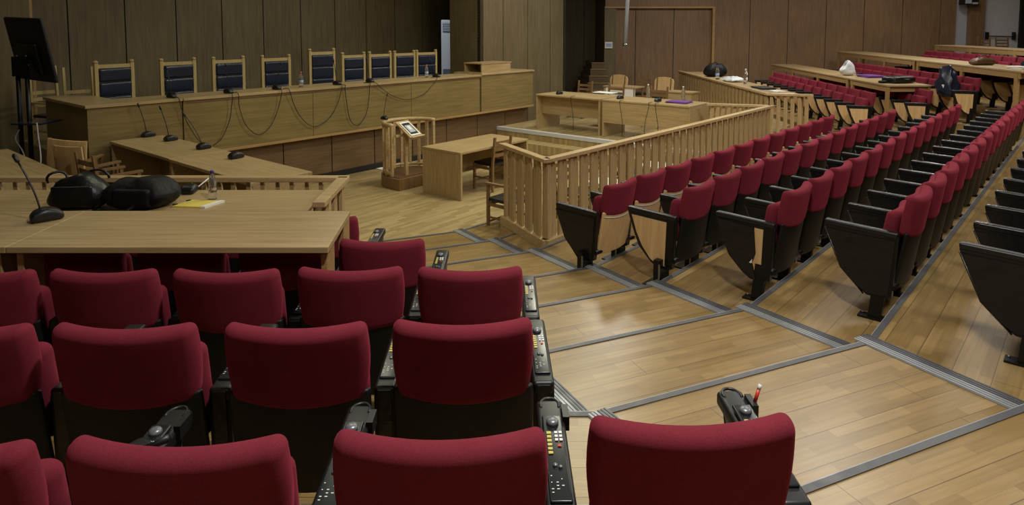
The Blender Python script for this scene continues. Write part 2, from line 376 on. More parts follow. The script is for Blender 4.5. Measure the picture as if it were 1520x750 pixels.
# projecting block to the right of the bench
DV = 10.62
panelled('wall_front', W(11.5, DV), W(14.95, DV), .965, 'wall_olive', 0, CEIL, s_of(747, DV)-11.5)
panelled('wall_side', W(11.5, 11.65), W(11.5, DV), 2, 'wall_olive', 0, CEIL)
panelled('wall_alcove', W(14.2, 13.9), W(14.2, 11.55), 1.0, 'wall_olive', 0, CEIL)
panelled('wall_alcove', W(11.5, DB), W(14.3, DB), .95, 'wall_olive', 0, CEIL)
panelled('wall_side', W(14.95, DV), W(14.95, 15.5), 1.0, 'wall_olive', 0, CEIL)
mb = MB(); slab(mb, sdpoly([(11.5, 11.65), (14.2, 11.65), (14.2, 13.7), (11.5, 13.7)]), 0, PZ, 'floor_court'); struct('floor_alcove', mb)
ZW = 23.0
XA = (897-760)/F_PX*ZW; XB = (1056-760)/F_PX*ZW*.998; XC = (1417-760)/F_PX*ZW
panelled('wall_far', (XA, ZW), (XC, ZW), 1.325, 'wall_brown', 0, CEIL, (943-897)/F_PX*ZW)
panelled('wall_stairwell', (.4, 25.6), (XA, 25.6), 1.2, 'wall_olive', 0, CEIL)
panelled('wall_stairwell', (XA, 25.6), (XA, ZW+.02), 1.0, 'wall_olive', 0, CEIL)
mb = MB()                                     # soffit and frame of the low recess
mb.box(XA, XB, ZW-.16, ZW-.005, 3.4, CEIL, 'wall_brown'); mb.box(XA-.02, XB, ZW-.18, ZW-.005, 3.34, 3.4, 'desk_edge'); mb.box(XB-.02, XB+.06, ZW-.17, ZW-.004, 0, 3.4, 'desk_edge'); mb.box(XA-.02, XA+.38, ZW-.14, ZW-.004, 0, 3.34, 'wall_olive')
struct('trim_31', mb)
# door corner at the far right
XD = (1455-760)/F_PX*ZW; XE = (1509-760)/F_PX*ZW
mb = MB(); mb.box(XC, XC+.3, ZW-.1, ZW+.1, 0, CEIL, 'grey'); mb.box(XC+.3, XD-.14, ZW-.3, ZW+.1, 0, CEIL, 'wall_brown'); mb.box(XE+.22, 22, ZW-.02, ZW+.1, 0, CEIL, 'plastic_wall'); mb.box(XD-.14, XE+.22, ZW+.02, ZW+.1, 3.75, CEIL, 'plastic_wall'); struct('wall_right', mb)
mb = MB(); mb.box(XD-.14, XD-.02, ZW-.08, ZW+.08, 1.45, 3.7, 'grey'); mb.box(XE-.01, XE+.2, ZW-.12, ZW+.08, 1.45, 3.7, 'groove'); mb.box(XD-.14, XE+.2, ZW-.08, ZW+.08, 3.7, 3.8, 'grey'); struct('trim_32', mb)
mb = MB(); mb.box(XD-.02, XE-.01, ZW-.03, ZW+.03, 1.45, 3.7, 'door_white'); dr = struct('door_1', mb)
mb = MB(); xa, xb = XD+.14, XE-.2
mb.tube([(xa, ZW-.12, 2.38), (xb, ZW-.12, 2.36)], .018, 'black', 8); mb.box(xa-.03, xa+.03, ZW-.14, ZW-.03, 2.25, 2.52, 'black'); mb.box(xb-.03, xb+.03, ZW-.14, ZW-.03, 2.25, 2.52, 'black')
part('push_bar', mb, dr, 'black push bar on white door')
mb = MB(); mb.box(XE+.28, XE+1.4, ZW-.05, ZW-.03, 2.35, 3.7, 'daylight'); mb.box(XE+.22, XE+1.46, ZW-.06, ZW-.02, 2.29, 2.35, 'grey'); mb.box(XE+.22, XE+.28, ZW-.06, ZW-.02, 2.35, 3.7, 'grey'); struct('window_1', mb)
# enclosing shell outside the view
mb = MB(); mb.box(-16.2, -16, -6, 27, 0, CEIL, 'plastic_wall'); struct('wall_west', mb)
mb = MB(); mb.box(19.6, 19.8, -6, 27, 0, CEIL, 'wall_brown'); struct('wall_east', mb)
mb = MB(); mb.box(-16, 22, -6.2, -6, 0, CEIL, 'plastic_wall'); struct('wall_rear', mb)
mb = MB(); mb.box(-16, 22, -6, 27, CEIL, CEIL+.1, 'ceiling'); struct('ceiling', mb)
# baseboards along the bench foot
mb = MB(); slab(mb, sdpoly([(3.95, 9.86), (12.36, 9.86), (12.36, 9.9), (3.95, 9.9)]), 0, .1, 'groove'); struct('baseboard_bench', mb)
# ------------------------------------------------------------------ folding auditorium seats
AV, BV = Vector((0, -.165, .986)), Vector((0, .986, .165))     # up the backrest, and out of its front
def back_at(x, a, b):
    """point on the backrest: a up from its foot, b forward; bowed in plan"""
    p = Vector((0, -.105, .235)) + AV*a + BV*(b - .04*(1-(x/.26)**2)+.02); p.x = x; return p
def m_back():
    def fn(p):
        u = p.x/.262; v = p.z/.15
        x = p.x*(1 - .035*max(0, -v) - .05*(abs(u)**4)*max(0, abs(v)-.35)); zz = p.z - .012*(1-u*u)*(v > 0)*v - (.03*(1-u*u) if v < -.2 else 0)*min(1, -v)
        return back_at(x, .525+zz, p.y-.003)
    return MB().soft(.515, .078, .295, .034, 'red', fn, 12, 2, 6)
def m_shell(k):
    def fn(p): return back_at(p.x, .20+p.z, p.y-.022)
    mb = MB().soft(.515, .026, .42, .012, k, fn, 10, 1, 4)
    if k == 'ply':
        vs = [back_at(-.25+.05*i, (.368-.03*(1-((-.25+.05*i)/.262)**2)+o), -.041) for o in (0, .012) for i in range(11)]
        mb.add(vs, [(i, i+1, 12+i, 11+i) for i in range(10)], 'paper', True)
    return mb
def m_seat():
    def fn(p):
        q = back_at(p.x, .325+p.z, .10+p.y); return q
    return MB().soft(.46, .09, .40, .045, 'red', fn, 8, 2, 5)
WING = [(-.145, .61), (.335, .62), (.315, .56), (.275, .45), (.22, .32), (.11, .21), (.04, .165), (-.06, .16), (-.115, .18)]
def inset(poly, f):
    cx = sum(p[0] for p in poly)/len(poly); cy = sum(p[1] for p in poly)/len(poly)
    return [(cx+(p[0]-cx)*f, cy+(p[1]-cy)*f) for p in poly]
PANEL = [(-.07, .58), (.29, .588), (.275, .545), (.24, .44), (.18, .325), (.10, .23), (.035, .195), (-.05, .19)]
def m_wing(style):
    mb = MB()
    if style == 'cover':
        mb.prism(WING, -.024, .024, 'cover', 'x')
        mb.prism([(p[0]*1.03, p[1]) for p in inset(WING, .9)], -.034, .034, 'cover', 'x')
        for sx in (-.03, .03): mb.tube([(sx, .33, .60), (sx, .22, .34), (sx, .06, .17)], .006, 'cover', 6)
    elif style == 'torn':
        mb.prism(WING, -.02, .02, 'black', 'x')
        mb.prism([(.02, .59), (.32, .605), (.275, .46), (.205, .33), (.10, .22), (-.01, .16), (.025, .30), (.0, .38)], -.034, -.018, 'cover', 'x')
        mb.prism([(-.085, .58), (.015, .583), (-.002, .38), (.022, .30), (-.01, .18), (-.06, .19)], -.024, -.018, 'ply', 'x')
        mb.prism([(.022, .30), (.045, .30), (.02, .335)], -.037, -.03, 'white', 'x')
    else:
        mb.prism(WING, -.018, .018, 'black', 'x'); 
        for a, b in ((-.024, -.017), (.017, .024)): mb.prism(PANEL, a, b, 'ply', 'x')
    return mb
def m_arm(kind):
    mb = MB()
    w = .042 if kind == 'control' else .03
    mb.soft(w*2, .53, .05 if kind == 'control' else .042, .014, 'cover' if kind == 'cover' else 'black', lambda p: Vector((p.x*(1+.12*p.y), p.y*(.97 if kind == 'control' else .90)+(.118 if kind == 'control' else .098), (.602 if kind == 'control' else .63)+p.z+.03*p.y)), 2, 5, 1)
    mb.prism([(-.115, .05 if kind == 'control' else .2), (-.045, .05 if kind == 'control' else .2), (-.06, .59 if kind == 'control' else .62), (-.135, .59 if kind == 'control' else .62)], -w*.95, w*.95, 'black2', 'x')           # the post behind
    return mb
def m_control():
    mb = MB(); T = TT(0, .09, .633) @ RX(.057)
    mb.soft(.06, .35, .012, .005, 'panel_dark', None, 1, 2, 1, T)
    rnd = random.Random(3)
    for i in range(3):
        for q in range(6): mb.box(-.022+.014*i, -.019+.014*i+.005*rnd.random(), -.145+.012*q, -.142+.012*q, .005, .0068, 'white', T) if rnd.random() < .5 else None
    mb.lathe([(.007, .004), (.007, .010), (.002, .012)], 'dial', 8, T @ TT(-.006, -.045, 0)); mb.lathe([(.006, .004), (.006, .010), (.002, .012)], 'dial', 8, T @ TT(.008, -.052, 0))
    return mb
def m_ykeys():
    mb = MB(); T = TT(0, .09, .633) @ RX(.057)
    for q in range(6): mb.box(-.021, -.008, .0+.017*q, .011+.017*q, .004, .0085, 'key_yellow', T)
    return mb
def m_wkeys():
    mb = MB(); T = TT(0, .09, .633) @ RX(.057)
    for i in range(2):
        for q in range(3): mb.box(.002+.013*i, .011+.013*i, .055+.016*q, .065+.016*q, .004, .0085, 'white', T)
    mb.box(.008, .018, .03, .04, .004, .0085, 'key_red', T)
    return mb
def m_dial():
    T = TT(0, .09, .633) @ RX(.057)
    return MB().lathe([(.019, .004), (.019, .012), (.015, .018), (.004, .019)], 'dial', 14, T @ TT(0, .137, 0))
def m_leg():
    mb = MB(); mb.prism([(-.05, .0), (.03, .0), (.0, .30), (-.09, .30)], -.026, .026, 'black2', 'x'); mb.box(-.045, .045, -.105, .09, 0, .014, 'black2')
    for y in (-.085, .07): mb.lathe([(.009, .014), (.009, .02), (.004, .024)], 'steel', 8, TT(.02, y, 0))
    return mb
def m_legw():
    mb = MB(); mb.box(-.085, .085, -.03, .03, .0, .25, 'black2'); mb.box(-.09, -.084, -.035, -.02, 0, .22, 'steel'); mb.box(-.09, .09, -.03, .14, 0, .012, 'black2'); return mb
def m_beam(pitch): return MB().tube([(-pitch/2, -.115, .25), (pitch/2, -.115, .25)], .026, 'black2', 10)
def m_holder():
    mb = MB(); pts = [(.030*math.cos(q), .345+.04*math.sin(q), .632) for q in [PI*i/10 for i in range(-1, 12)]]
    mb.tube(pts, .0055, 'black', 6); mb.box(.036, .056, .26, .33, .60, .645, 'black'); return mb
def seat(label, group, x, y, z, rz, pitch, arms, shell='shell', control=False, leg='leg', holder=False, scale=1.0):
    """arms: list of (side, wing style, arm kind)"""
    t = thing('folding_seat', label, 'seat', (x, y, z), rz, group)
    part('backrest', cached('backrest', m_back), t, 'crimson padded backrest')
    part('back_shell', cached('back_shell_'+shell, lambda: m_shell(shell)), t, 'pale plywood back shell' if shell == 'ply' else 'black back shell')
    part('seat_cushion', cached('seat_cushion', m_seat), t)
    part('beam', cached('beam%.3f' % pitch, lambda: m_beam(pitch)), t)
    for side, style, kind in arms:
        sx = side*pitch/2
        a = part('armrest', cached('armrest_'+kind, lambda: m_arm(kind)), t); a.location.x = sx
        w = part('side_panel', cached('side_panel_'+style, lambda: m_wing(style)), t, {'wood': 'pale wooden side panel with black rim', 'cover': 'side panel under black vinyl', 'torn': 'side panel with torn black cover'}[style]); w.location.x = sx
        l = part('leg', cached('leg_'+leg, m_legw if leg == 'wide' else m_leg), t); l.location.x = sx
        if control:
            for nm, fn in (('control_panel', m_control), ('yellow_keys', m_ykeys), ('white_keys', m_wkeys), ('dial', m_dial)):
                part(nm, cached(nm, fn), a)
            if holder: part('holder', cached('holder', m_holder), a)
    return t
# right bank, rows climbing away from the railing
RN = {1: 'wood-backed row beside the railing', 2: 'second row up from the railing', 3: 'third row up from the railing', 4: 'fourth row up from the railing', 5: 'fifth row up from the railing, closest to the wide steps'}
PR = .575
OFF = {1: 3.57, 2: 2.785, 3: 1.965, 4: 1.13, 5: .26}
S0 = {1: 5.29, 2: 5.33, 3: 5.36, 4: 5.37, 5: 5.02}
NR = {1: 12, 2: 13, 3: 14, 4: 15, 5: 8}
END = {1: 'with black cover on end panel', 2: 'with bare wooden end panel', 3: 'with torn black end cover', 4: 'with stretched vinyl end cover', 5: 'with wide vinyl end cover'}
for r in range(1, 6):
    lv = .1*(8-(6-r)) ; shell = 'ply' if r == 1 else 'shell'
    for i in range(NR[r]):
        p = WR(S0[r]+PR*i, OFF[r])
        st = {1: 'cover', 2: 'wood', 3: 'torn', 4: 'cover', 5: 'cover'}[r] if i == 0 else 'cover'
        arms = [(-1, st, 'cover' if (i and r > 3) else 'plain')]
        if i == NR[r]-1: arms.append((1, 'wood', 'plain'))
        if i == 0: lab = 'red aisle-end seat %s, %s' % (END[r], RN[r].split(',')[0])
        else: lab = 'red folding seat, %s from the aisle in the %s' % (ORD[i], RN[r].split(',')[0])
        seat(lab, 'red seats in the bank behind the railing', p.x, p.y, lv, ROTR, PR, arms, shell, False, 'wide' if r <= 2 else 'leg')
# near bank, seen from behind
PL = .603
LN = {'A': ('lowest in view, nearest the camera', ), }
LNAME = {'A': 'rearmost row of desk bank', 'B': 'second row from rear of desk bank', 'C': 'third row from rear of desk bank', 'D': 'row partly under the large oak desk', 'E': 'row just beyond the large oak desk'}
rows = {
 'A': (.8, [(1025, 617, 1.5), (651, 638, 1), (262, 648, .5), (-118, 655, 0)], 1.7),
 'B': (.7, [(684, 475, 2), (438, 480, 1), (185, 481, 0), (-60, 482, 0)], 1.595),
 'C': (.6, [(697, 403, 1), (519, 403, 1), (336, 406, 0), (154, 406, 0), (-28, 407, 0)], 1.475),
 'D': (.5, [(567, 360, 0)], 1.375)}
for r, (lv, lst, zt) in rows.items():
    p0 = None
    pts = []
    for (px, py, ang) in lst:
        p = at(px, py, zt); pts.append((p.x, p.y+.20, math.radians(ang)))
    if r == 'D': pts += [(pts[0][0]-PL*i, pts[0][1], 0) for i in (1, 2, 3)]
    if r == 'A': APTS = pts
    for i, (x, y, a) in enumerate(pts):
        arms = [(1, 'cover', 'control')]
        seat('red seat with button armrests, %s from aisle, %s' % (ORD[i], LNAME[r]) if i else 'red seat with button armrests, aisle end of the %s' % LNAME[r],
             'red seats in the bank behind the large desk', x, y, lv, a, PL, arms, 'shell', True, 'leg', r == 'A')
xd = at(567, 360, 1.375)
for i in range(3):
    x = xd.x-PL*(i+1)+.01
    seat('red folding seat, %s, %s' % ('aisle end' if i == 0 else ORD[i]+' from aisle', LNAME['E']), 'red seats in the bank behind the large desk', x, 4.86, .4, 0, PL, [(1, 'cover', 'control')], 'shell', True)
# bank by the far wall, facing the court
def qrow(name, near, far, z, n, pitch, gname, skip=()):
    a = Vector(near); b = Vector(far); t = (b-a).normalized(); rz = math.atan2(t.y, t.x)
    for i in range(n):
        p = a + t*(pitch*(i+.5))
        arms = [(-1, 'wood', 'plain')] + ([(1, 'wood', 'plain')] if i == n-1 else [])
        seat('red wood-sided seat, %s of %s' % ('near end' if i == 0 else ORD[i]+' from near end', name), gname, p.x, p.y, z, rz, pitch, arms, 'shell')
QG = 'red seats in the bank by the panelled wall'
qrow('row behind the papered table', (6.87, 12.75), (7.35, 18.5), .5, 11, .575, QG)
qrow('row beneath the white bag table', (8.27, 13.2), (8.9, 19.5), .5, 11, .575, QG)
qrow('row behind the white bag table', (9.05, 12.95), (9.75, 19.5), .77, 12, .575, QG)
qrow('row beneath the upper tables', (10.15, 12.95), (11.1, 19.5), .95, 9, .575, QG)
qrow('topmost row behind the upper tables', (11.25, 14.0), (12.2, 20), 1.1, 10, .575, QG)
# ------------------------------------------------------------------ railings
def m_slat(h, w=.084, flip=1):
    z1 = h; pts = [(-w/2, 0), (w/2, 0), (w/2, z1-.21)] + [(w/2 - (w*.70)*(1-math.cos(q)), z1-.21+.21*math.sin(q)) for q in (PI*.1, PI*.2, PI*.3, PI*.4, PI*.47)] + [(w/2-w*.68, z1), (-w/2, z1)]
    pts = [(flip*x, z) for x, z in pts]
    return MB().prism(pts if flip > 0 else pts[::-1], -.014, .014, 'rail', 'y')
def railing(name, label, segs, z0, ztop, spacing, corner_posts=True, riser=None, width=.076, hw=.10):
    """segs: plan polylines; slats along each"""
    a0 = Vector(segs[0][0]); t = thing(name, label, 'railing', (a0.x, a0.y, z0))
    P = lambda p: Vector((p[0]-a0.x, p[1]-a0.y))
    h = ztop-z0
    for si, (a, b) in enumerate(segs):
        a, b = P(a), P(b); L = (b-a).length; d = (b-a).normalized(); rz = math.atan2(d.y, d.x); T = TT(a.x, a.y, 0) @ RZ(rz)
        mb = MB(); mb.box(-.05 if si == 0 else 0, L+.045, -hw/2, hw/2, h-.045, h, 'rail_h', T); part('handrail', mb, t, bevel=.006)
        mb = MB(); mb.box(-.02, L+.02, -.05, .05, 0, .11, 'rail_h', T); part('bottom_rail', mb, t, bevel=.004)
        n = max(1, int(round(L/spacing)))
        key = 'slat%.2f%.3f' % (h, width)
        for i in range(n):
            o = part('baluster', cached(key, lambda: m_slat(h-.043-.10, width)), t)
            o.matrix_local = T @ TT((i+.5)*L/n, .02 if i % 2 else -.0, .10)
    return t
rc = W(5.72, 4.31); rl = W(6.14, 5.28); rr = W(12.42, 4.13); r2 = W(12.0, 5.15)
t = railing('court_railing', 'long oak railing with tall slats between the court and the red seats', [(rl, rc), (rc, rr), (rr, r2)], .2, 1.222, .104)
mb = MB(); L = (rc-rl).length; d = (rc-rl).normalized(); T = TT(0, 0, 0) @ RZ(math.atan2(d.y, d.x)); mb.box(-.02, L+.0, -.045, .045, -.196, .0, 'rail_h', T); part('plinth', mb, t)
# near railing round the platform
na = Vector((-6.6, 5.93)); nb = at(510, 262, 1.303); nc = at(475, 298, 1.303)
railing('front_railing', 'low oak railing beyond the bags desk, turning back at its end', [((na.x, nb.y), nb), (nb, nc)], .4, 1.303, .135, width=.05)
# railing round the papered table
ra = at(1010, 105, 1.33); rb = at(1142, 139, 1.33); rcn = at(1207, 142, 1.33)
rt = railing('side_railing', 'oak slatted railing around the papered table by the panelled wall', [((5.17, 20.3), (5.17, 13.2)), ((5.17, 13.2), (5.92, 12.98))], .36, 1.345, .125, width=.075)
# ------------------------------------------------------------------ tables
def plain_table(name, label, corners, ztop, floor, legs, top='desk', thick=.035, apron=0, group=None, legk='desk_edge', cat='table', overhang=.03):
    """corners: near-left, near-right, far-right, far-left on plan; legs: list of fractions (u along left->right, v near->far, width_u, width_v)"""
    A = Vector(corners[0]); t = thing(name, label, cat, (A.x, A.y, floor), 0, group); c = [Vector(p)-A for p in corners]; H = ztop-floor
    def bil(u, v): return (c[0]*(1-u)+c[1]*u)*(1-v) + (c[3]*(1-u)+c[2]*u)*v
    mb = MB(); vs = [(p.x, p.y, z) for z in (H-thick, H) for p in c]
    mb.add(vs, [(3,2,1,0), (4,5,6,7), (0,1,5,4), (1,2,6,5), (2,3,7,6), (3,0,4,7)], top); part('tabletop', mb, t, bevel=.004)
    if apron:
        for (u0, v0, u1, v1) in ((.01, .04, .99, .04), (.01, .96, .99, .96), (.03, .02, .03, .98), (.97, .02, .97, .98)):
            p, q = bil(u0, v0), bil(u1, v1); d = (q-p).normalized(); n = Vector((-d.y, d.x))*.011
            mb = MB(); vs = [(x.x, x.y, z) for z in (H-thick-apron, H-thick) for x in (p-n, q-n, q+n, p+n)]
            mb.add(vs, [(3,2,1,0), (4,5,6,7), (0,1,5,4), (1,2,6,5), (2,3,7,6), (3,0,4,7)], 'desk_edge'); part('apron', mb, t)
    U = (c[1]-c[0]).normalized(); V = (c[3]-c[0]).normalized()
    for (u, v, wu, wv) in legs:
        p = bil(u, v); q = [p-U*wu/2-V*wv/2, p+U*wu/2-V*wv/2, p+U*wu/2+V*wv/2, p-U*wu/2+V*wv/2]; mb = MB()
        vs = [(x.x, x.y, z) for z in (0, H-thick) for x in q]; mb.add(vs, [(3,2,1,0), (4,5,6,7), (0,1,5,4), (1,2,6,5), (2,3,7,6), (3,0,4,7)], legk); part('leg', mb, t, bevel=.003)
    return t
zt = 1.5
n0 = at(8, 367, zt); n1 = at(487, 367, zt); f1 = at(520, 313, zt); f0 = at(128, 313, zt)
plain_table('long_desk', 'large oak desk straddling the red seats, with nothing on its top', (n0, n1, f1, f0), zt, .5, [(.985, .16, .035, .16), (.985, .86, .035, .16), (.03, .16, .035, .16), (.03, .86, .035, .16)], group=None, cat='desk')
g = Vector((-.002, 0))
plain_table('long_desk', 'oak desk holding a gooseneck microphone, butted against the large empty one', (n0-Vector((1.9, 0)), n0+g, f0+g, f0-Vector((1.9, 0))), zt, .5, [(.965, .16, .035, .16), (.965, .86, .035, .16)], cat='desk')
zt2 = 1.225
b1 = at(470, 282, zt2); b0 = Vector((-4.9, b1.y))
plain_table('bag_desk', 'oak desk carrying the black bags, yellow notepad and water bottle', (Vector((-4.9, 5.06)), Vector((-1.6, 5.06)), Vector((-1.66, b1.y)), b0), zt2, .4, [(.985, .12, .035, .12), (.02, .12, .035, .12), (.985, .88, .035, .12), (.02, .88, .035, .12)], cat='desk')
# prosecutors' desks on the raised platform
def panel_desk(name, label, s0, s1, d0, d1, floor, h, front, cat='desk', mat_='desk_y', modesty=None):
    """desk with slab ends; runs along d, open towards one side"""
    o = W(s0, d0); t = thing(name, label, cat, (o.x, o.y, floor), ROT); S, D = s1-s0, d1-d0
    mb = MB(); mb.box(0, S, 0, D, h-.035, h, mat_); part('tabletop', mb, t, bevel=.004)
    for y in (0.0, D-.035): mb = MB(); mb.box(.015, S-.015, y, y+.035, 0, h-.035, mat_); part('side_panel', mb, t, bevel=.003)
    z0, x = modesty; mb = MB(); mb.box(x, x+.022, .035, D-.035, z0, h-.07 if x > .05 else h-.036, mat_); part('front_panel', mb, t)
    return t
panel_desk('prosecutor_desk', 'oak desk with two microphones directly below the judges bench', 3.2, 3.88, 7.85, 9.68, .4, .75, 1, modesty=(.12, .62))
panel_desk('prosecutor_desk', 'oak desk with two microphones, butted to the one at the bench', 3.19, 3.87, 5.98, 7.835, .4, .75, 1, modesty=(.12, .62))
panel_desk('clerk_desk', 'oak desk beyond the low railing, beside the tangle of chairs', 1.4, 2.18, 7.9, 10.05, .4, .75, 1, modesty=(.3, .02))
panel_desk('defence_desk', 'oak desk with one microphone and recessed front, nearer the judges bench', 11.6, 12.5, 7.36, 9.04, .4, .78, 1, modesty=(.33, .2))
panel_desk('defence_desk', 'oak desk with purple folder and two microphones on the raised platform', 11.6, 12.5, 5.36, 7.3, .4, .78, 1, modesty=(.30, .012))
# witness table
o = W(7.1, 6.98); t = thing('witness_table', 'pale oak table with solid striped end panel on the court floor', 'table', (o.x, o.y, 0), ROT)
mb = MB(); mb.box(-.01, 1.66, -.0, .86, .72, .755, 'desk'); part('tabletop', mb, t, bevel=.003)
for x in (0, 1.61): mb = MB(); mb.box(x, x+.035, .0, .86, 0, .72, 'zebra'); part('end_panel', mb, t, 'straight-grained end panel')
mb = MB(); mb.box(.035, 1.61, .62, .645, .25, .72, 'zebra'); part('modesty_panel', mb, t)
# tall tables of the far bank
def tall(name, label, xn, xf, yn, yf, w, z, floor, nl, rl=0):
    A = Vector((xn, yn)); B = Vector((xf, yf)); L = [(.04, v, .05, .11) for v in nl] + [(.965, nl[rl], .05, .11)]
    return plain_table(name, label, (A, A+Vector((w, 0)), B+Vector((w, 0)), B), z, floor, L, apron=.11)
tall('seat_table', 'tall oak table with black briefcase at its squared end', 7.88, 8.06, 13.75, 15.7, .92, 1.46, .5, (.04, .93))
tall('seat_table', 'long tall oak table with white bag and purple folder', 8.067, 8.62, 15.715, 21.9, .8, 1.46, .5, (.02, .33, .66, .985), -1)
tall('seat_table', 'upper oak table with brown bag and papers, behind dark jacket seat', 9.25, 10.0, 11.9, 16.3, .92, 1.87, .77, (.05, .5, .98))
tall('seat_table', 'upper oak table ending at the panelled wall', 10.005, 11.0, 16.315, 22.3, .95, 1.87, .77, (.02, .33, .66, .985), -1)
tall('seat_table', 'topmost oak table in front of the white door', 12.15, 13.2, 14.5, 20.6, .7, 2.13, 1.1, (.02, .3, .65, .985))
tp = W(0, 0)
t = plain_table('papered_table', 'oak table behind slats holding papers, water bottle and black bag', ((5.225, 13.3), (5.9, 13.1), (5.95, 20.3), (5.225, 20.3)), 1.31, .36, [(.06, .02, .06, .06), (.94, .02, .06, .06), (.06, .98, .06, .06), (.94, .98, .06, .06)])
# ------------------------------------------------------------------ judges' bench
def sdbox(mb, s0, s1, d0, d1, z0, z1, k): mb.box(s0, s1, d0, d1, z0, z1, k)
o = thing('judges_bench', 'long raised oak judges bench spanning the court', 'bench', (0, 0, 0), ROT)
BD = 9.75
mb = MB()
for a, b in ((4.24, 6.35), (6.355, 8.55), (8.555, 10.53)): mb.box(a, b-.004, BD, BD+.03, .80, 1.60, 'bench')
part('front_panel', mb, o)
mb = MB(); mb.box(4.2, 10.56, BD-.03, BD+.68, 1.60, 1.64, 'desk'); part('worktop', mb, o, bevel=.004)
mb = MB(); mb.box(4.2, 10.56, BD-.012, BD+.035, 1.565, 1.60, 'bench_dark'); part('edge_strip', mb, o)
mb = MB(); mb.box(4.2, 12.42, BD-.02, BD+.15, .775, .815, 'desk_edge'); part('moulding', mb, o, bevel=.004)
mb = MB()
for i in range(9):
    a = 3.98+.945*i; b = min(a+.925, 12.36); mb.box(a, b, 9.89, 9.92, .0, .78, 'bench_dark')
mb.box(3.97, 12.37, 9.912, 9.93, 0, .78, 'groove'); part('base_panels', mb, o, 'darker base panelling with grooves')
mb = MB(); mb.box(4.20, 4.24, BD-.01, BD+.6, .80, 1.60, 'bench'); part('end_panel', mb, o)
o = thing('bench_wing', 'oak end section of the judges bench reaching the floor', 'bench', (0, 0, 0), ROT)
mb = MB(); mb.box(2.98, 4.19, BD+.01, BD+.04, 0.02, 1.60, 'bench'); part('front_panel', mb, o)
mb = MB(); mb.box(2.98, 3.01, BD+.04, 11.5, .02, 1.60, 'bench'); part('end_panel', mb, o)
mb = MB(); mb.box(2.95, 4.195, BD-.02, BD+.68, 1.60, 1.64, 'desk'); mb.box(2.95, 3.5, BD+.681, 11.52, 1.60, 1.64, 'desk'); part('worktop', mb, o, bevel=.003)
o = thing('bench_wing', 'oak end section of the judges bench with box on top', 'bench', (0, 0, 0), ROT)
mb = MB(); mb.box(10.57, 12.4, BD-.005, BD+.03, .815, 1.62, 'bench'); part('front_panel', mb, o)
mb = MB(); mb.box(12.37, 12.4, BD+.03, 10.58, .815, 1.62, 'bench'); part('end_panel', mb, o)
mb = MB(); mb.box(10.565, 12.42, BD-.03, 10.59, 1.62, 1.66, 'desk'); part('worktop', mb, o, bevel=.004)
p = W(10.62, 9.78); o = thing('document_box', 'open oak pigeonhole box on the end of the judges bench', 'box', (p.x, p.y, 1.66), ROT)
mb = MB(); mb.box(0, .98, 0, .03, 0, .2, 'desk'); mb.box(0, .98, .5, .53, 0, .2, 'desk'); mb.box(0, .98, .03, .5, .0, .02, 'desk'); part('frame', mb, o)
mb = MB(); mb.box(-.01, 1.0, -.01, .54, .2, .225, 'desk'); part('lid', mb, o)
mb = MB(); mb.box(0.4, .42, .03, .5, .02, .2, 'desk_edge'); part('divider', mb, o)
# judges' chairs
def m_post(): 
    mb = MB(); mb.box(-.026, .026, -.026, .026, 0, 1.29, 'judge_wood'); mb.lathe([(.028, 1.29), (.036, 1.305), (.033, 1.325), (.012, 1.335)], 'judge_wood', 12); return mb
def judge_chair(label, s, d, rz, h=1.0):
    p = W(s, d); t = thing('judge_chair', label, 'chair', (p.x, p.y, PZ), ROT+PI+rz, 'judges chairs along the bench')
    t.scale = (1.05, 1.0, 1.0)
    for sx in (-1, 1):
        q = part('back_post', cached('judge_post', m_post), t); q.location = (sx*.265, -.26, 0); q.scale.z = h
        mb = MB(); mb.box(sx*.265-.025, sx*.265+.025, .22, .27, 0, .66, 'judge_wood'); part('front_leg', mb, t)
        mb = MB(); mb.soft(.07, .56, .05, .02, 'judge_wood', None, 1, 4, 1, TT(sx*.265, .0, .69)); part('armrest', mb, t)
    mb = MB(); mb.box(-.24, .24, -.28, -.24, 1.215*h, 1.27*h, 'judge_wood'); part('top_rail', mb, t)
    mb = MB(); mb.box(-.24, .24, -.28, -.24, .46, .54, 'judge_wood'); part('lower_rail', mb, t)
    zs = [.56, .78, 1.0, 1.215]
    for a, b in zip(zs[:-1], zs[1:]):
        mb = MB(); mb.soft(.48, .08, (b-a)*h-.004, .035, 'navy', None, 5, 1, 3, TT(0, -.245, (a+b)/2*h)); part('back_pad', mb, t, 'padded navy leather section')
    mb = MB(); mb.soft(.52, .50, .12, .045, 'navy', None, 4, 4, 1, TT(0, .01, .46)); part('seat', mb, t, 'navy leather seat')
    mb = MB(); mb.box(-.27, .27, -.24, .25, .34, .40, 'judge_wood'); part('seat_frame', mb, t)
jd = 10.95
JL = ['navy leather judge chair standing apart at the bench end by the screen', 'navy leather judge chair, second along from the screen', 'navy leather judge chair, third along from the screen', 'navy leather judge chair just before the tall presiding one', 'tall navy presiding judge chair, highest back of the row',
      'navy leather judge chair just after the tall presiding one', 'navy leather judge chair, second after the tall one', 'navy leather judge chair, second from the air conditioner', 'navy leather judge chair partly in front of the air conditioner']
for i, px in enumerate((174, 266, 340, 410, 478, 525, 564, 600, 632)):
    judge_chair(JL[i], s_of(px, jd+.26), jd, [.22, .12, .08, .06, .03, .06, .02, 0, -.05][i], 1.07 if i == 4 else 1.0)
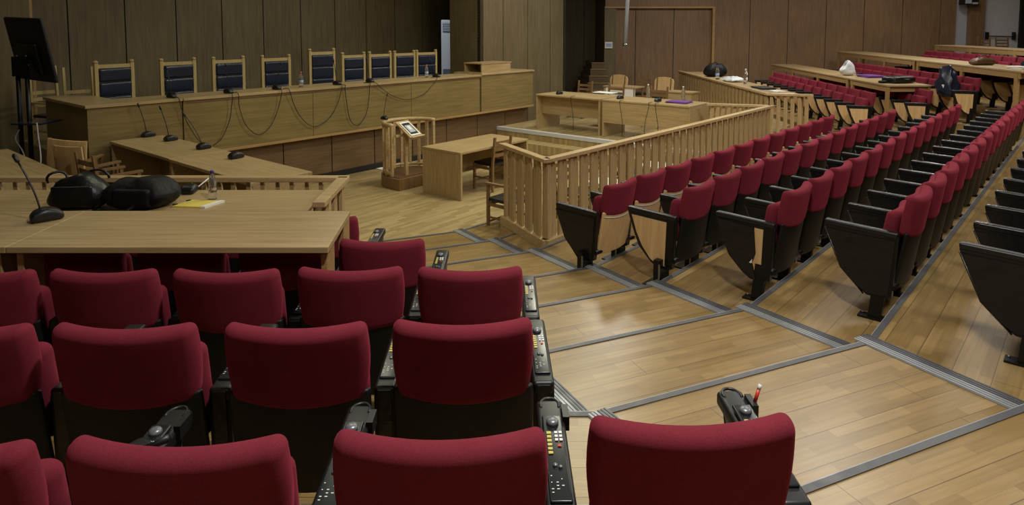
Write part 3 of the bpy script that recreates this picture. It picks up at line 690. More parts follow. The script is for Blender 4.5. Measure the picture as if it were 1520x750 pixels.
# ------------------------------------------------------------------ wooden chairs
def m_cleg(h): return MB().box(-.018, .018, -.018, .018, 0, h, 'chair_wood')
def wood_chair(label, p, z, rz, back='slats', arms=False, seatk='bag_leather', h=.88, tilt=None, group='wooden chairs', wood='chair_wood'):
    """faces local +y"""
    t = thing('wooden_chair', label, 'chair', (p[0], p[1], z), rz, group)
    if tilt: t.rotation_euler = (tilt[0], tilt[1], rz)
    for sx in (-1, 1):
        q = part('front_leg', cached('cfl%d%s' % (arms, wood), lambda: MB().box(-.018, .018, -.018, .018, 0, .64 if arms else .44, wood)), t); q.location = (sx*.2, .2, 0)
        mb = cached('crl%.2f%s' % (h, wood), lambda: MB().prism([(-.018, 0), (.018, 0), (.018, .45), (-.035, h), (-.07, h), (-.018, .45)], -.018, .018, wood, 'x')); q = part('rear_leg', mb, t); q.location = (sx*.2, -.2, 0)
        if arms: q = part('armrest', cached('carm'+wood, lambda: MB().box(-.025, .025, -.24, .24, .64, .665, wood)), t); q.location.x = sx*.2
        q = part('side_stretcher', cached('cstr'+wood, lambda: MB().box(-.01, .01, -.19, .19, .2, .225, wood).box(-.01, .01, -.19, .19, .36, .40, wood)), t); q.location.x = sx*.2
    part('seat', cached('cseat'+seatk, lambda: MB().soft(.42, .42, .045, .015, seatk, None, 3, 3, 1, TT(0, .005, .445))), t)
    part('front_stretcher', cached('cfs'+wood, lambda: MB().box(-.19, .19, .19, .205, .36, .40, wood).box(-.19, .19, .19, .205, .14, .165, wood)), t)
    if back == 'slats':
        for i, zz in enumerate((.60, .70, .80)):
            y = -.2 - .052*(zz-.45)/.43; q = part('back_slat', cached('cslat'+wood, lambda: MB().prism([(-.185, .0), (-.09, -.018), (.09, -.018), (.185, 0), (.185, .014), (.09, -.004), (-.09, -.004), (-.185, .014)], -.028, .028, wood, 'z')), t); q.location = (0, y, zz)
    elif back == 'panel':
        q = part('back_panel', cached('cpan', lambda: MB().soft(.44, .02, .40, .008, 'ply', lambda v: Vector((v.x, v.y-.03*(1-(v.x/.22)**2), v.z)), 6, 1, 3)), t, 'bare plywood back panel'); q.location = (0, -.24, .72); q.rotation_euler.x = .11
    elif back == 'round':
        q = part('back_panel', cached('cround', lambda: MB().prism([(-.27, -.2), (.27, -.2), (.28, .06), (.25, .13), (.16, .175), (0, .19), (-.16, .175), (-.25, .13), (-.28, .06)], -.02, .02, 'ply', 'y')), t, 'rounded pale back panel'); q.location = (0, -.24, .76); q.rotation_euler.x = .1
    else:
        for i in range(5): q = part('back_slat', cached('cvsl'+wood, lambda: MB().box(-.02, .02, -.008, .008, .5, .84, wood)), t); q.location = (-.15+.075*i, -.235, 0)
        q = part('top_rail', cached('ctr'+wood, lambda: MB().box(-.2, .2, -.27, -.245, .80, .88, wood)), t)
    return t
NF = ROT          # faces the bench
wood_chair('wooden chair with slatted back drawn up to the witness table', W(8.02, 7.17), 0, NF, h=.9)
wood_chair('wooden armchair with dark seat by the railing corner', W(6.42, 5.42), 0, NF, arms=True, h=.86)
for i, s in enumerate((7.25, 8.0, 8.75, 9.5, 10.2)):
    wood_chair('wooden chair behind the long railing, %s from its corner' % ORD[i], W(s, 4.95), 0, NF+PI, group='chairs behind the railing slats', arms=False, seatk=('paper' if i % 2 else 'bag_leather'))
BF = ROT + PI/2   # faces -s, towards the seats
FF = ROT - PI/2   # faces +s
wood_chair('slat backed chair behind the defence desk nearer the bench', W(13.75, 9.3), .4, BF, h=.92)
wood_chair('slat backed chair between the two defence desks', W(13.35, 8.15), .4, BF, h=.92)
wood_chair('slat backed chair behind the middle of the purple folder desk', W(13.5, 7.1), .4, BF, h=.92)
wood_chair('chair with rounded pale back below the stairs', W(15.9, 9.6), .4, BF, back='round', h=.92)
wood_chair('chair with rounded pale back beside the low cabinet', W(15.9, 8.2), .4, BF, back='round', h=.92)
wood_chair('chair with shiny slatted back between the two rounded ones', W(16.2, 8.95), .4, BF, h=.98)
p = W(14.8, 7.1); t = thing('small_cabinet', 'low oak cabinet between the rounded chair and the railing', 'cabinet', (p.x, p.y, .4), ROT)
mb = MB(); mb.box(0, .4, -.3, .35, 0, .68, 'desk_y'); part('body', mb, t)
mb = MB(); mb.box(-.02, .42, -.33, .38, .68, .71, 'desk'); part('top', mb, t)
p = W(14.75, 8.7); t = thing('side_table', 'small table with pale front behind the defence desks', 'table', (p.x, p.y, .4), ROT)
mb = MB(); mb.box(0, .5, -.4, .55, .72, .75, 'desk'); part('tabletop', mb, t)
mb = MB(); mb.box(.02, .04, -.38, .53, .42, .72, 'paper'); part('front_panel', mb, t, 'pale front panel')
for x in (.03, .45):
    for y in (-.36, .5): mb = MB(); mb.box(x-.015, x+.015, y-.015, y+.015, 0, .72, 'chair_wood'); part('leg', mb, t)
# chairs in disorder between the desks at the railing
wood_chair('plywood backed chair nearest the screen stand, shoved askew', W(2.66, 9.42), .4, FF+.85, back='panel', h=.92, arms=True, tilt=(.0, .12))
wood_chair('plywood backed chair shoved against the slatted one', W(2.66, 8.74), .4, FF+.4, back='panel', h=.92, arms=True)
wood_chair('slat backed armchair in the tangle beside the prosecutor desk', W(2.66, 8.05), .4, FF+.1, back='slats', h=.9, arms=True)
wood_chair('slatted chair behind the judges bench beside the first judge chair', W(s_of(122, 11.9), 11.9), PZ, ROT+PI, back='slats', h=1.2, arms=True, wood='judge_wood')
wood_chair('slatted chair behind the bench end, under the screen', W(s_of(76, 12.2), 12.2), PZ, ROT+PI+.3, back='slats', h=1.22, arms=True, wood='judge_wood')
for i, px in enumerate((1467, 1494)):
    p = at(px, 68, 2.05); wood_chair(['wooden chair against the white door, hinge side', 'wooden chair against the white door, beside the dark door post'][i], ((px-760)/F_PX*21.6, 21.6), 1.45, PI, h=.93)
def z_of(py, Y): return EYE - Y*math.tan(math.atan((py-CY)/F_PX) + PITCH)
# ------------------------------------------------------------------ witness stand
C0 = (7.42, 8.46); p = W(*C0)
t = thing('witness_stand', 'round-fronted oak witness stand with slanted reading board', 'witness stand', (p.x, p.y, 0), ROT)
R = .47
def arc(r, n=24, a0=-.12, a1=PI+.12): return [(r*math.cos(a0+(a1-a0)*i/n), r*math.sin(a0+(a1-a0)*i/n)) for i in range(n+1)]
dpoly = arc(R+.05, 24, 0, PI) + [(-R-.05, -.28), (R+.05, -.28)]
mb = MB(); mb.prism(dpoly, 0, .19, 'chair_wood'); part('plinth', mb, t)
mb = MB(); mb.prism(inset(dpoly, .9), .19, .2, 'bag_brown'); part('floor_pad', mb, t, 'reddish brown standing pad')
mb = MB(); mb.tube([(x, y, 1.05) for x, y in arc(R)], .035, 'rail_h', 8); part('handrail', mb, t)
mb = MB(); mb.tube([(x, y, .25) for x, y in arc(R)], .028, 'rail_h', 8); part('bottom_rail', mb, t)
for i in range(11):
    q = -.08+(PI+.16)*i/10; mb = MB(); mb.box(-.022, .022, -.022, .022, .2, 1.03, 'rail_h', TT(R*math.cos(q), R*math.sin(q), 0) @ RZ(q)); part('baluster', mb, t)
B0 = TT(-.2, -.17, .97) @ RZ(.15) @ RX(.62)
mb = MB(); mb.box(-.16, .16, -.21, .21, -.012, .012, 'rail_h', B0); mb.box(-.16, .16, -.225, -.2, -.012, .04, 'rail_h', B0); part('reading_board', mb, t)
mb = MB(); mb.box(-.26, -.2, -.14, -.09, .2, .92, 'rail_h'); mb.box(-.45, -.2, -.13, -.1, .86, .9, 'rail_h'); part('board_support', mb, t)
wb = Matrix.Translation((p.x, p.y, 0)) @ RZ(ROT) @ B0
pa = wb @ Vector((0, .0, .013)); fr = MB(); e = wb.to_3x3().to_4x4()
fr.box(-.12, .12, -.165, .165, 0, .012, 'paper', e); fr.box(-.095, .095, -.135, .135, .012, .0135, 'panel_dark', e); fr.box(-.07, .07, -.09, .08, .0135, .0145, 'grey', e); fr.box(-.03, .03, -.03, .06, .0145, .0155, 'paper', e)
solo('framed_icon', fr, 'small framed grey picture on the slanted reading board', 'picture', pa)
# ------------------------------------------------------------------ microphones
def mic(label, p, z, rz, lean, h=.34, group='gooseneck microphones', neck=True, sc=1.0):
    """base faces local +y (the speaker); lean = (x, y) offset of the head"""
    t = thing('gooseneck_microphone', label, 'microphone', (p[0], p[1], z), rz, group); t.scale = (sc,)*3
    lean = (lean[0]*math.cos(rz)+lean[1]*math.sin(rz), -lean[0]*math.sin(rz)+lean[1]*math.cos(rz))
    def fb(v):
        k = (v.y+.085)/.17; return Vector((v.x*(.62+.42*min(1, 1.6*k)), v.y, (v.z+.032)*(.28+.95*math.sin(PI*min(1, .12+k*.72))) ))
    part('base', cached('mic_base', lambda: MB().soft(.115, .17, .064, .026, 'black', fb, 5, 6, 2)), t)
    part('button', cached('mic_button', lambda: MB().lathe([(.013, .045), (.013, .056), (.006, .058)], 'dial', 10, TT(0, -.035, 0) @ RX(.25))), t)
    if neck:
        pts = [Vector((lean[0]*k**1.5, .03+lean[1]*k**1.5, .05+h*k)) for k in (0, .15, .3, .45, .6, .75, .9, 1)]
        mb = MB(); mb.tube(pts, .0055, 'black', 6); part('gooseneck', mb, t)
        d = (pts[-1]-pts[-2]).normalized(); mb = MB(); mb.tube([pts[-1], pts[-1]+d*.012, pts[-1]+d*.05, pts[-1]+d*.06], [.007, .013, .013, .007], 'black', 8); part('microphone_head', mb, t)
    return t
mic('black gooseneck microphone on the oak desk nearest the camera', at(70, 327, 1.5), 1.5, PI*.72, (-.13, .02), .30)
mic('black microphone base on the bag desk, next to the water bottle', at(283, 286, zt2), zt2, PI, (.05, .1), .30, neck=False)
for (px, py), lean, lab in (((221, 203), (-.05, -.06), 'gooseneck microphone on the prosecutor desk, closest to the bench wall'), ((254, 209), (-.07, -.03), 'gooseneck microphone on the prosecutor desk, second from the bench'), ((303, 221), (-.19, 0), 'gooseneck microphone leaning at the joint of the prosecutor desks')):
    mic(lab, at(px, py, 1.15), 1.15, PI*.78, lean, .37)
mic('microphone base without upright neck, farthest down the prosecutor desks', at(351, 235, 1.15), 1.15, PI*.78, (0, 0), .3, neck=False)
for i, (px, lean) in enumerate(((253, (-.05, 0)), (338, (-.02, 0)), (410, (.08, 0)), (500, (-.04, 0)), (549, (-.04, 0)), (648, (-.13, 0)))):
    p = W(s_of(px, 9.93), 9.93); mic('gooseneck microphone on the judges bench, %s from the screen end' % ORD[i], p, 1.64, ROT, lean, .36 if i != 2 else .34)
mic('gooseneck microphone at the witness stand handrail', W(7.2, 8.9), 1.085, ROT, (.07, .02), .45, sc=.8)
for i, (px, py, lab) in enumerate(((830, 139, 'low microphone on the defence desk nearer the bench'), (920, 146, 'low microphone at the near corner of the purple folder desk'), (976, 150, 'low microphone beside the purple folder'))):
    mic(lab, at(px, py+1, 1.18), 1.18, ROT-PI/2, (0, 0), .2, neck=False)
# ------------------------------------------------------------------ cables
def cable(label, pts, r=.006, k='cable', group='microphone cables'):
    pts = [Vector(p) for p in pts]; out = []
    for i in range(len(pts)-1):
        a, b, c, d = pts[max(i-1, 0)], pts[i], pts[i+1], pts[min(i+2, len(pts)-1)]
        for s in range(6):
            u = s/6; out.append(.5*((2*b)+(c-a)*u+(2*a-5*b+4*c-d)*u*u+(3*b-a-3*c+d)*u**3))
    out.append(pts[-1]); o = out[0].copy(); mb = MB(); mb.tube([q-o for q in out], r, k, 6)
    return solo('microphone_cable', mb, label, 'cable', o, 0, group)
def drape(label, pix, d=9.70):
    pts = []
    for px, py in pix:
        s = s_of(px, d); q = W(s, d); z = z_of(py, q.y); pts.append((q.x, q.y, z))
    a = Vector(pts[0]); b = Vector(pts[-1]); n = W(0, 1); 
    def lip(q): return [Vector((q.x+n.x*.17, q.y+n.y*.17, 1.648)), Vector((q.x-n.x*.012, q.y-n.y*.012, 1.65))]
    return cable(label, lip(a) + [p for p in pts if p[2] < 1.6] + (lip(b)[::-1] if pts[-1][2] > 1.5 else []))
drape('black cable looping over the bench front, first from the screen', [(262, 148), (266, 160), (275, 184), (290, 208), (300, 214)])
drape('black cable dropping from the bench to the prosecutor desk', [(342, 140), (341, 160), (337, 180), (325, 205), (312, 216)])
drape('black cable sagging along the bench front, first full loop', [(351, 140), (353, 160), (362, 186), (380, 200), (398, 188), (411, 160), (416, 134)])
drape('black cable sagging along the bench front, widest loop', [(427, 133), (434, 154), (446, 176), (464, 188), (486, 176), (499, 155), (506, 130)])
drape('black cable sagging along the bench front below the tall chair', [(511, 131), (513, 150), (518, 178), (529, 186), (541, 172), (546, 150), (548, 128)])
drape('black cable in the shallow loop above the witness stand', [(556, 124), (568, 133), (584, 143), (605, 148), (628, 140), (640, 128), (648, 118)])
for lab, px, s0 in (('thin cable down the front of the defence desk nearer the bench', 848, 0), ('thin cable down the purple folder desk, first from the left end', 921, 0), ('thin cable down the purple folder desk, crossing its middle', 964, 0), ('thin cable down the purple folder desk, beside the middle one', 974, 0)):
    d = 11.57 if px > 880 else 11.57
    # along the desk front, s constant
    ph = math.atan((px-760)/F_PX); dd = d/math.tan(ph+PI/2-TH)
    q = W(d, dd); q2 = W(d, dd-.06 if px != 964 else dd+.08); q0 = W(d+.15, dd)
    cable(lab, [(q0.x, q0.y, 1.19), (q.x, q.y, 1.185), (q.x, q.y, 1.1), (q2.x, q2.y, .75), (q2.x, q2.y, .46)], .005)
# ------------------------------------------------------------------ screen on its stand
tv = W(2.48, 10.5)
t = thing('screen_stand', 'black double-pole floor stand carrying the large screen', 'stand', (tv.x, tv.y, .4), .0)
for x in (-.06, .06): mb = MB(); mb.tube([(x, 0, .05), (x, 0, 1.9)], .028, 'black2', 10); part('pole', mb, t)
mb = MB(); mb.box(-.35, .35, -.28, .28, .03, .07, 'black2'); part('base', mb, t)
for x in (-.3, .3):
    for y in (-.24, .24): mb = MB(); mb.lathe([(.03, 0), (.035, .015), (.03, .03)], 'black', 10, TT(x, y, 0)); part('caster', mb, t)
mb = MB(); mb.box(-.04, .36, -.2, .2, 1.0, 1.02, 'navy'); part('shelf', mb, t, 'blue-grey shelf')
mb = MB(); mb.box(-.10, .10, -.05, -.02, 1.62, 1.88, 'black2'); part('mount_plate', mb, t)
tz = thing('screen', 'large black screen seen from behind at the bench end', 'screen', (tv.x+.03, tv.y, 2.29), 0)
T = RZ(-.5) @ RY(.03) @ RX(.20)
mb = MB(); mb.soft(.92, .045, .86, .02, 'screen', None, 4, 1, 4, T @ TT(0, .10, .06)); part('housing', mb, tz)
mb = MB(); mb.soft(.5, .05, .42, .02, 'black2', None, 3, 1, 3, T @ TT(0, .06, -.06)); part('rear_cover', mb, tz)
mb = MB(); mb.tube([T @ Vector(q) for q in ((.02, .02, -.05), (.05, -.0, -.12), (.03, -.01, -.22), (-.02, 0, -.28))], .008, 'cable_white', 6); part('power_lead', mb, tz, 'white lead')
def freecable(label, pts, k='cable_white', r=.008, name='power_cable'):
    o = cable(label, pts, r, k, None); o.name = name; return o
freecable('white cable hanging down the screen stand poles', [(tv.x-.03, tv.y-.07, 1.32), (tv.x-.07, tv.y-.09, 1.2), (tv.x+.0, tv.y-.08, 1.05), (tv.x+.04, tv.y-.09, .95)])
freecable('white cable looping from the screen stand shelf to the chairs', [(tv.x+.3, tv.y-.2, 1.43), (tv.x+.34, tv.y-.24, 1.25), (tv.x+.40, tv.y-.3, 1.0), (tv.x+.52, tv.y-.5, .8)])
# ------------------------------------------------------------------ air conditioner
p = W(12.35, 12.45); t = thing('air_conditioner', 'white floor-standing air conditioner in the dark alcove', 'air conditioner', (p.x, p.y, PZ), ROT-PI/4)
mb = MB(); mb.box(-.27, .27, -.16, .16, 0, 2.04, 'ac'); part('cabinet', mb, t, bevel=.015)
mb = MB(); mb.box(-.23, .23, -.175, -.158, 1.72, 1.96, 'ac_dark'); [mb.box(-.22, .22, -.185, -.17, 1.75+.045*i, 1.765+.045*i, 'ac') for i in range(5)]; part('air_outlet', mb, t)
mb = MB(); mb.box(-.23, .23, -.17, -.158, .12, .75, 'ac_dark'); part('intake_grille', mb, t)
# ------------------------------------------------------------------ bags and papers
def lump(name, label, cat, p, z, rz, parts):
    t = thing(name, label, cat, (p[0], p[1], z), rz); 
    for nm, mb, l in parts: part(nm, mb, t, l)
    return t
rnd = random.Random(11)
def sag(w, t, h, top=.75, amp=.02, seed=1):
    rr = random.Random(seed); ph = [rr.uniform(0, 6) for _ in range(6)]
    def f(p):
        k = (p.z+h/2)/h; s = 1-(1-top)*k*k; b = 1+.16*math.sin(PI*k)
        n = amp*(math.sin(p.x*19+ph[0])*math.cos(p.z*21+ph[1]) + math.sin(p.y*23+ph[2]+p.x*9))
        return Vector((p.x*s*b+n, p.y*s*b+n*.6, (p.z+h/2)*(1-.10*(2*p.x/w)**2 + .05*math.sin(p.x*17+ph[3]))+abs(n)*.3))
    return f
b1 = MB().soft(.40, .24, .27, .09, 'bag_leather', sag(.40, .24, .27, .72, .012, 2), 10, 6, 8)
hh = MB(); hh.tube([(-.13+.02*math.cos(q), -.06, .2+.10*math.sin(q)+.02) if 0 else (-.16+.07*math.cos(q), -.02+.03*math.sin(2*q), .21+.085*math.sin(q)) for q in [PI*i/10 for i in range(11)]], .010, 'bag_leather', 8)
h2 = MB(); h2.tube([(.1+.09*math.cos(q), .06, .22+.07*math.sin(q)) for q in [PI*i/10 for i in range(11)]], .010, 'bag_leather', 8)
fl = MB().soft(.3, .03, .14, .014, 'bag_leather', lambda v: Vector((v.x, v.y-.128-.01*math.cos(v.x*12), v.z+.13)), 6, 1, 3)
lump('handbag', 'black leather handbag on the bag desk behind the microphone', 'bag', at(121, 308, zt2), zt2, .1, [('body', b1, None), ('handle', hh, None), ('handle', h2, None), ('front_pocket', fl, None)])
b2 = MB().soft(.50, .30, .235, .10, 'bag_black', sag(.50, .30, .235, .82, .013, 5), 10, 6, 8)
s1 = MB(); s1.tube([(-.24, -.1, .06), (-.30, -.13, .02), (-.26, -.2, .012), (-.1, -.2, .012), (.02, -.18, .015)], .013, 'bag_black', 6)
s2 = MB(); s2.tube([(.05, -.17, .05), (.02, -.22, .02), (-.02, -.25, .012)], .016, 'bag_black', 6)
pk = MB().soft(.3, .06, .15, .028, 'bag_black', lambda v: Vector((v.x+.02, v.y-.155, v.z+.1)), 5, 2, 4)
lump('backpack', 'black nylon backpack lying beside the handbag', 'bag', at(211, 306, zt2), zt2, -.06, [('body', b2, None), ('strap', s1, None), ('strap', s2, None), ('front_pocket', pk, None)])
def bottle(label, p, z, h=.24, cap='cap_blue', lab_=True, group=None, sc=1):
    t = thing('water_bottle', label, 'bottle', (p[0], p[1], z), 0, group); t.scale = (sc,)*3
    part('body', cached('bottle_body', lambda: MB().lathe([(.028, 0), (.033, .008), (.033, .05), (.030, .055), (.033, .06), (.033, .085), (.029, .10), (.032, .115), (.032, .15), (.022, .19), (.013, .205), (.013, .222)], 'pet', 20)), t)
    part('cap', cached('bottle_cap'+cap, lambda: MB().lathe([(.0155, .215), (.0155, .237), (.012, .24)], cap, 14)), t)
    if lab_: part('wrapper', cached('bottle_label', lambda: MB().lathe([(.0335, .06), (.0335, .11)], 'label_blue', 20)), t)
    return t
bottle('clear water bottle with violet cap on the bag desk', at(316, 296, zt2), zt2, lab_=False, sc=1.02)
p = at(295, 304, zt2); t = thing('notepad', 'yellow notepad with white binding on the bag desk', 'notepad', (p.x, p.y, zt2), -.12)
mb = MB(); sh = Matrix.Identity(4); sh[0][1] = .25
mb.box(-.14, .10, -.10, .10, .0, .012, 'yellow_paper', sh); part('pages', mb, t); mb = MB(); mb.box(.10, .14, -.10, .10, 0, .016, 'paper', sh); part('binding', mb, t, 'white binding strip')
mb = MB(); [mb.box(-.155, -.135, -.08+.13*i, -.05+.13*i, .0, .018, 'black', sh) for i in range(2)]; part('clip', mb, t, 'black clip')
p = at(297, 283, zt2); o = MB(); o.tube([(-.04, -.06, .006), (.05, .10, .10)], .006, 'paper', 8); solo('paper_stick', o, 'thin pale stick leaning beside the water bottle', 'stick', (p.x, p.y, zt2))
for i, px in enumerate((446, 633)):
    bottle(['small water bottle with pink cap on the bench beside the tall chair', 'small water bottle with pink cap on the bench by the farthest microphone'][i], W(s_of(px, 10.0), 10.0), 1.64, cap='cap_red', sc=1.12)
# items on the purple-folder desk
def sheets(name, label, cat, p, z, rz, w, d, n, k, sheet=.004):
    mb = MB()
    for i in range(n): mb.box(-w/2, w/2, -d/2, d/2, i*sheet, (i+.8)*sheet, k, RZ(.12*(i % 3-1)))
    return solo(name, mb, label, cat, (p[0], p[1], z), rz)
sheets('folder', 'purple folder on the defence desk', 'folder', at(1008, 152.5, 1.18), 1.18, ROT, .36, .42, 3, 'purple', .012)
p = at(1013, 148, 1.18); bottle('water bottle standing by the purple folder', at(1014, 149, 1.18), 1.18, cap='white', lab_=False, sc=1.2)
sheets('papers', 'white papers on the defence desk nearer the bench', 'papers', at(898, 138, 1.18), 1.18, ROT, .3, .5, 4, 'paper')
bottle('water bottle on the purple folder desk, at its middle', at(962, 145, 1.18), 1.18, cap='white', lab_=False, sc=1.2)
# papered table
mb = MB().soft(.55, .35, .36, .13, 'bag_black', sag(.55, .35, .36, .8, .02, 8), 8, 6, 6); hb = MB(); hb.tube([(-.1+.2*i/8, 0, .33+.07*math.sin(PI*i/8)) for i in range(9)], .014, 'bag_black', 6)
lump('duffel_bag', 'black bag at the far end of the papered table', 'bag', (5.62, 18.2), 1.31, .1, [('body', mb, None), ('handle', hb, None)])
bottle('dark-capped bottle next to the black bag on the papered table', (5.38, 17.2), 1.31, sc=1.5, lab_=True)
bottle('water bottle among the white papers on the papered table', (5.66, 15.9), 1.31, sc=1.5, cap='white', lab_=False)
pb = MB().soft(.36, .5, .12, .05, 'bag_white', sag(.36, .5, .12, .7, .03, 9), 6, 6, 4); lump('paper_heap', 'crumpled white papers on the table by the wall', 'papers', (5.55, 16.5), 1.31, .2, [('sheets', pb, None)])
sheets('folder', 'black folder lying on the papered table', 'folder', (5.6, 14.6), 1.31, .1, .34, .6, 2, 'black', .02)
sheets('papers', 'white sheets beside the black folder', 'papers', (5.66, 14.0), 1.31, .3, .22, .3, 3, 'paper')
sheets('papers', 'thin white sheets at the near end of the papered table', 'papers', (5.55, 13.45), 1.31, 1.5, .12, .5, 2, 'paper')
# tall table
wb_ = MB().soft(.30, .26, .36, .09, 'bag_white', sag(.30, .26, .36, .35, .03, 4), 6, 6, 8); hw = MB(); hw.tube([(-.05+.012*i, 0, .30+.08*math.sin(PI*i/8)) for i in range(9)], .01, 'bag_white', 6)
lump('plastic_bag', 'white plastic bag on the tall table', 'bag', (8.48, 16.6), 1.46, 0, [('body', wb_, None), ('handle', hw, None)])
sheets('folder', 'purple folder on the tall table beside the white bag', 'folder', (8.72, 15.95), 1.46, 0, .42, .55, 3, 'purple', .02)
bc = MB().soft(.62, .36, .14, .05, 'bag_leather', None, 6, 4, 2, TT(0, 0, .075)); bf = MB().soft(.5, .02, .08, .01, 'bag_leather', None, 4, 1, 2, TT(0, -.18, .085)); bh = MB(); bh.tube([(-.08+.02*i, -.2-.05*math.sin(PI*i/8), .09) for i in range(9)], .012, 'bag_leather', 6)
lump('briefcase', 'black leather briefcase on the end of the tall table', 'bag', (8.45, 14.35), 1.46, .35, [('body', bc, None), ('front_pocket', bf, None), ('handle', bh, None)])
gl = MB().soft(.16, .12, .06, .028, 'bag_black', None, 3, 3, 1, TT(0, 0, .03)); lump('pouch', 'small black pouch next to the briefcase', 'pouch', (8.05, 14.25), 1.46, .4, [('body', gl, None)])
bb = MB().soft(.46, .2, .16, .06, 'bag_brown', sag(.46, .2, .16, .85, .008, 6), 8, 4, 5); bh = MB(); bh.tube([(-.12+.03*i, -.03, .14+.08*math.sin(PI*i/8)) for i in range(9)], .011, 'bag_brown', 6)
lump('handbag', 'brown handbag on the upper table', 'bag', (9.98, 13.95), 1.87, .1, [('body', bb, None), ('handle', bh, None)])
sheets('papers', 'white open papers at the near end of the upper table', 'papers', (9.85, 12.75), 1.87, .5, .36, .3, 4, 'paper', .012)
jb = MB().soft(.34, .3, .2, .09, 'bag_black', sag(.34, .3, .2, .7, .02, 3), 6, 6, 5); lump('dark_bag', 'dark soft bag behind the papers on the upper table', 'bag', (10.12, 12.75), 1.87, .2, [('body', jb, None)])
# jacket slung over the near seat
jk = MB().soft(.36, .30, .62, .12, 'navy', sag(.36, .30, .62, .55, .03, 12), 8, 6, 10); js = MB().soft(.16, .02, .09, .008, 'bag_white', None, 3, 1, 2, TT(-.02, .15, .22))
lump('jacket', 'dark jacket heaped over the seat nearest the upper table leg', 'jacket', (8.86, 13.32), .77+.48, PI/2, [('body', jk, None), ('lining', js, 'white lining showing')])
# sign, pole, wall fixture
p = MB(); p.box(-.12, .14, -.01, .01, -.11, .11, 'paper'); p.box(-.09, .11, -.013, -.009, -.06, .06, 'label_blue'); solo('paper_notice', p, 'small white notice on the panel edge by the stairs', 'notice', ((903-760)/F_PX*22.8, ZW-.19, z_of(67, 22.8)), 0)
t = thing('hanging_pole', 'grey pole hanging from the ceiling before the panelled wall', 'pole', ((934-760)/F_PX*18, 18, CEIL), 0)
dz = z_of(66, 18)-CEIL; mb = MB(); mb.tube([(.02, 0, 0), (-.115, 0, dz)], .055, 'grey', 12); part('tube', mb, t); mb = MB(); mb.tube([(-.113, 0, dz+.03), (-.12, 0, dz-.05)], .064, 'steel', 12); part('end_cap', mb, t)
p = MB(); p.box(-.26, .26, -.14, .1, -.1, .12, 'black'); p.box(-.2, -.02, -.2, -.14, -.06, .06, 'grey'); p.box(.04, .2, -.2, -.14, -.08, -.02, 'grey'); solo('wall_spotlight', p, 'small dark twin fixture high on the pillar by the white door', 'light fixture', ((1432-760)/F_PX*22.6, 22.55, z_of(3, 22.6)), 0)
# loose things around the near seats
def device(label, p, z, rz):
    t = thing('headset', label, 'headset', (p[0], p[1], z), rz)
    mb = MB().soft(.09, .17, .045, .02, 'black', None, 2, 3, 1, TT(0, 0, .023)); part('body', mb, t)
    mb = MB(); mb.tube([(.0, .02, .035), (.05, .06, .055), (.08, .085, .07)], [.009, .009, .012], 'black', 8); part('boom', mb, t)
    mb = MB().lathe([(.02, .04), (.02, .05), (.008, .052)], 'steel', 12, TT(0, -.04, 0)); part('knob', mb, t)
    return t
d0 = (APTS[3][0]+PL/2, APTS[3][1]+.06); device('black handset with short boom on an armrest of the rearmost row', d0, .8+.645, -.5)
t = thing('pen', 'red pen with white tip standing at the aisle armrest of the rearmost row', 'pen', (APTS[0][0]+PL/2+.016, APTS[0][1]+.275, .8+.593))
mb = MB(); mb.tube([(.03, .02, .05), (.045, .03, .085)], .006, 'key_red', 8); mb.tube([(.045, .03, .085), (.052, .034, .10)], .006, 'white', 8); part('barrel', mb, t)
# sheet of paper on the court floor by the witness stand
p = MB(); p.box(-.12, .12, -.09, .09, 0, .012, 'paper'); solo('papers', p, 'white paper on the court floor beside the witness stand', 'papers', v3(at(570, 250.5, 0), .001), ROT)
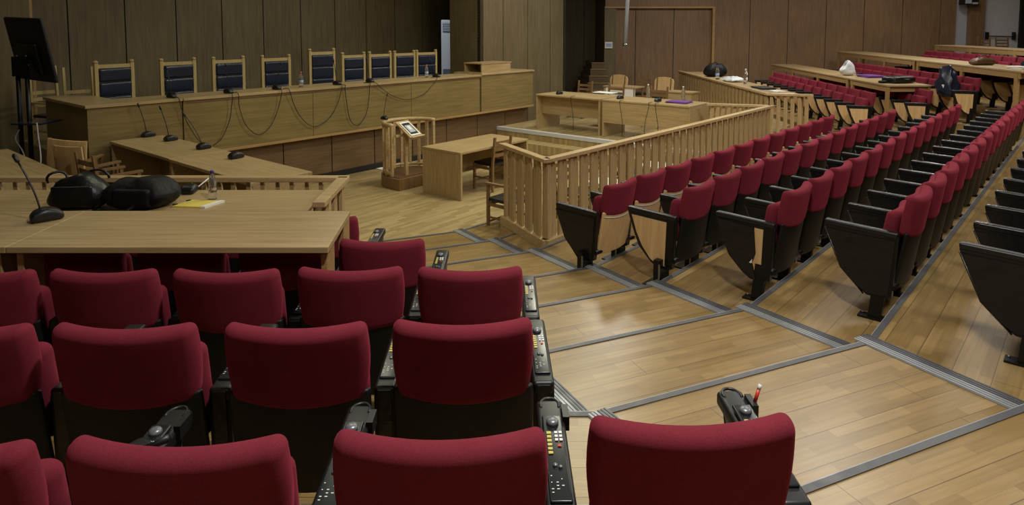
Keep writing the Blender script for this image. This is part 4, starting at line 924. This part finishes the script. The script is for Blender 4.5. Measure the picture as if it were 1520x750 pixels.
# ------------------------------------------------------------------ light
def area(loc, size, power, col=(1, .95, .87), rot=None, shape='RECTANGLE', sy=None, spread=None):
    l = bpy.data.lights.new('ceiling_lamp_or_fill', 'AREA'); l.shape = shape; l.size = size; l.size_y = sy or size; l.energy = power; l.color = col
    if spread: l.spread = spread
    o = bpy.data.objects.new('ceiling_lamp_or_fill', l); COL.objects.link(o); o.location = loc
    if rot: o.rotation_euler = rot
    return o
w = bpy.data.worlds.new('world'); scene.world = w; w.use_nodes = True
w.node_tree.nodes['Background'].inputs[0].default_value = (.5, .5, .52, 1); w.node_tree.nodes['Background'].inputs[1].default_value = .1
KEY = 165
area((.75, 1.9, 5.45), .3, KEY, (1, .96, .9))
for x, y, p in ((5.5, 4.0, 230), (8.5, 8.5, 340), (4.5, 9.0, 310), (10.5, 15.5, 330), (6.5, 17.5, 400), (1.0, 9.5, 360), (-1.5, -3.5, 100), (4, -3.5, 45), (-1.8, 7.0, 90), (2.2, 14.5, 260), (.2, 12.9, 85), (-3.0, 12.0, 54), (-5.8, 7.5, 40), (13, 19.5, 160)):  # the pair behind the camera and the one facing the alcove are added fill
    area((x, y, 5.5), .6, p*.42, (1, .98, .74) if x < 1.5 else (1, .96, .88), None, 'RECTANGLE', 1.2)
sp = bpy.data.lights.new('ac_fill_spot', 'SPOT'); sp.energy = 260; sp.spot_size = .42; sp.spot_blend = .6; sp.shadow_soft_size = .1; sp.color = (.85, .92, 1)  # added spot that only brightens the air conditioner, no fixture there
so = bpy.data.objects.new('ac_fill_spot', sp); COL.objects.link(so); q0 = W(9.4, 12.2); q1 = W(12.35, 12.45); so.location = (q0.x, q0.y, 5.4)
so.rotation_euler = (Vector((q1.x, q1.y, 2.1))-so.location).to_track_quat('-Z', 'Y').to_euler()
scene.render.film_transparent = False
vs = scene.view_settings; vs.view_transform = 'Standard'; vs.look = 'None'; vs.gamma = 1; vs.exposure = 0; vs.use_curve_mapping = False
scene.display_settings.display_device = 'sRGB'
cy_ = scene.cycles; cy_.use_denoising = True; cy_.max_bounces = 6; cy_.diffuse_bounces = 3; cy_.glossy_bounces = 3; cy_.transmission_bounces = 6; cy_.caustics_reflective = False; cy_.caustics_refractive = False
cy_.sample_clamp_indirect = 6
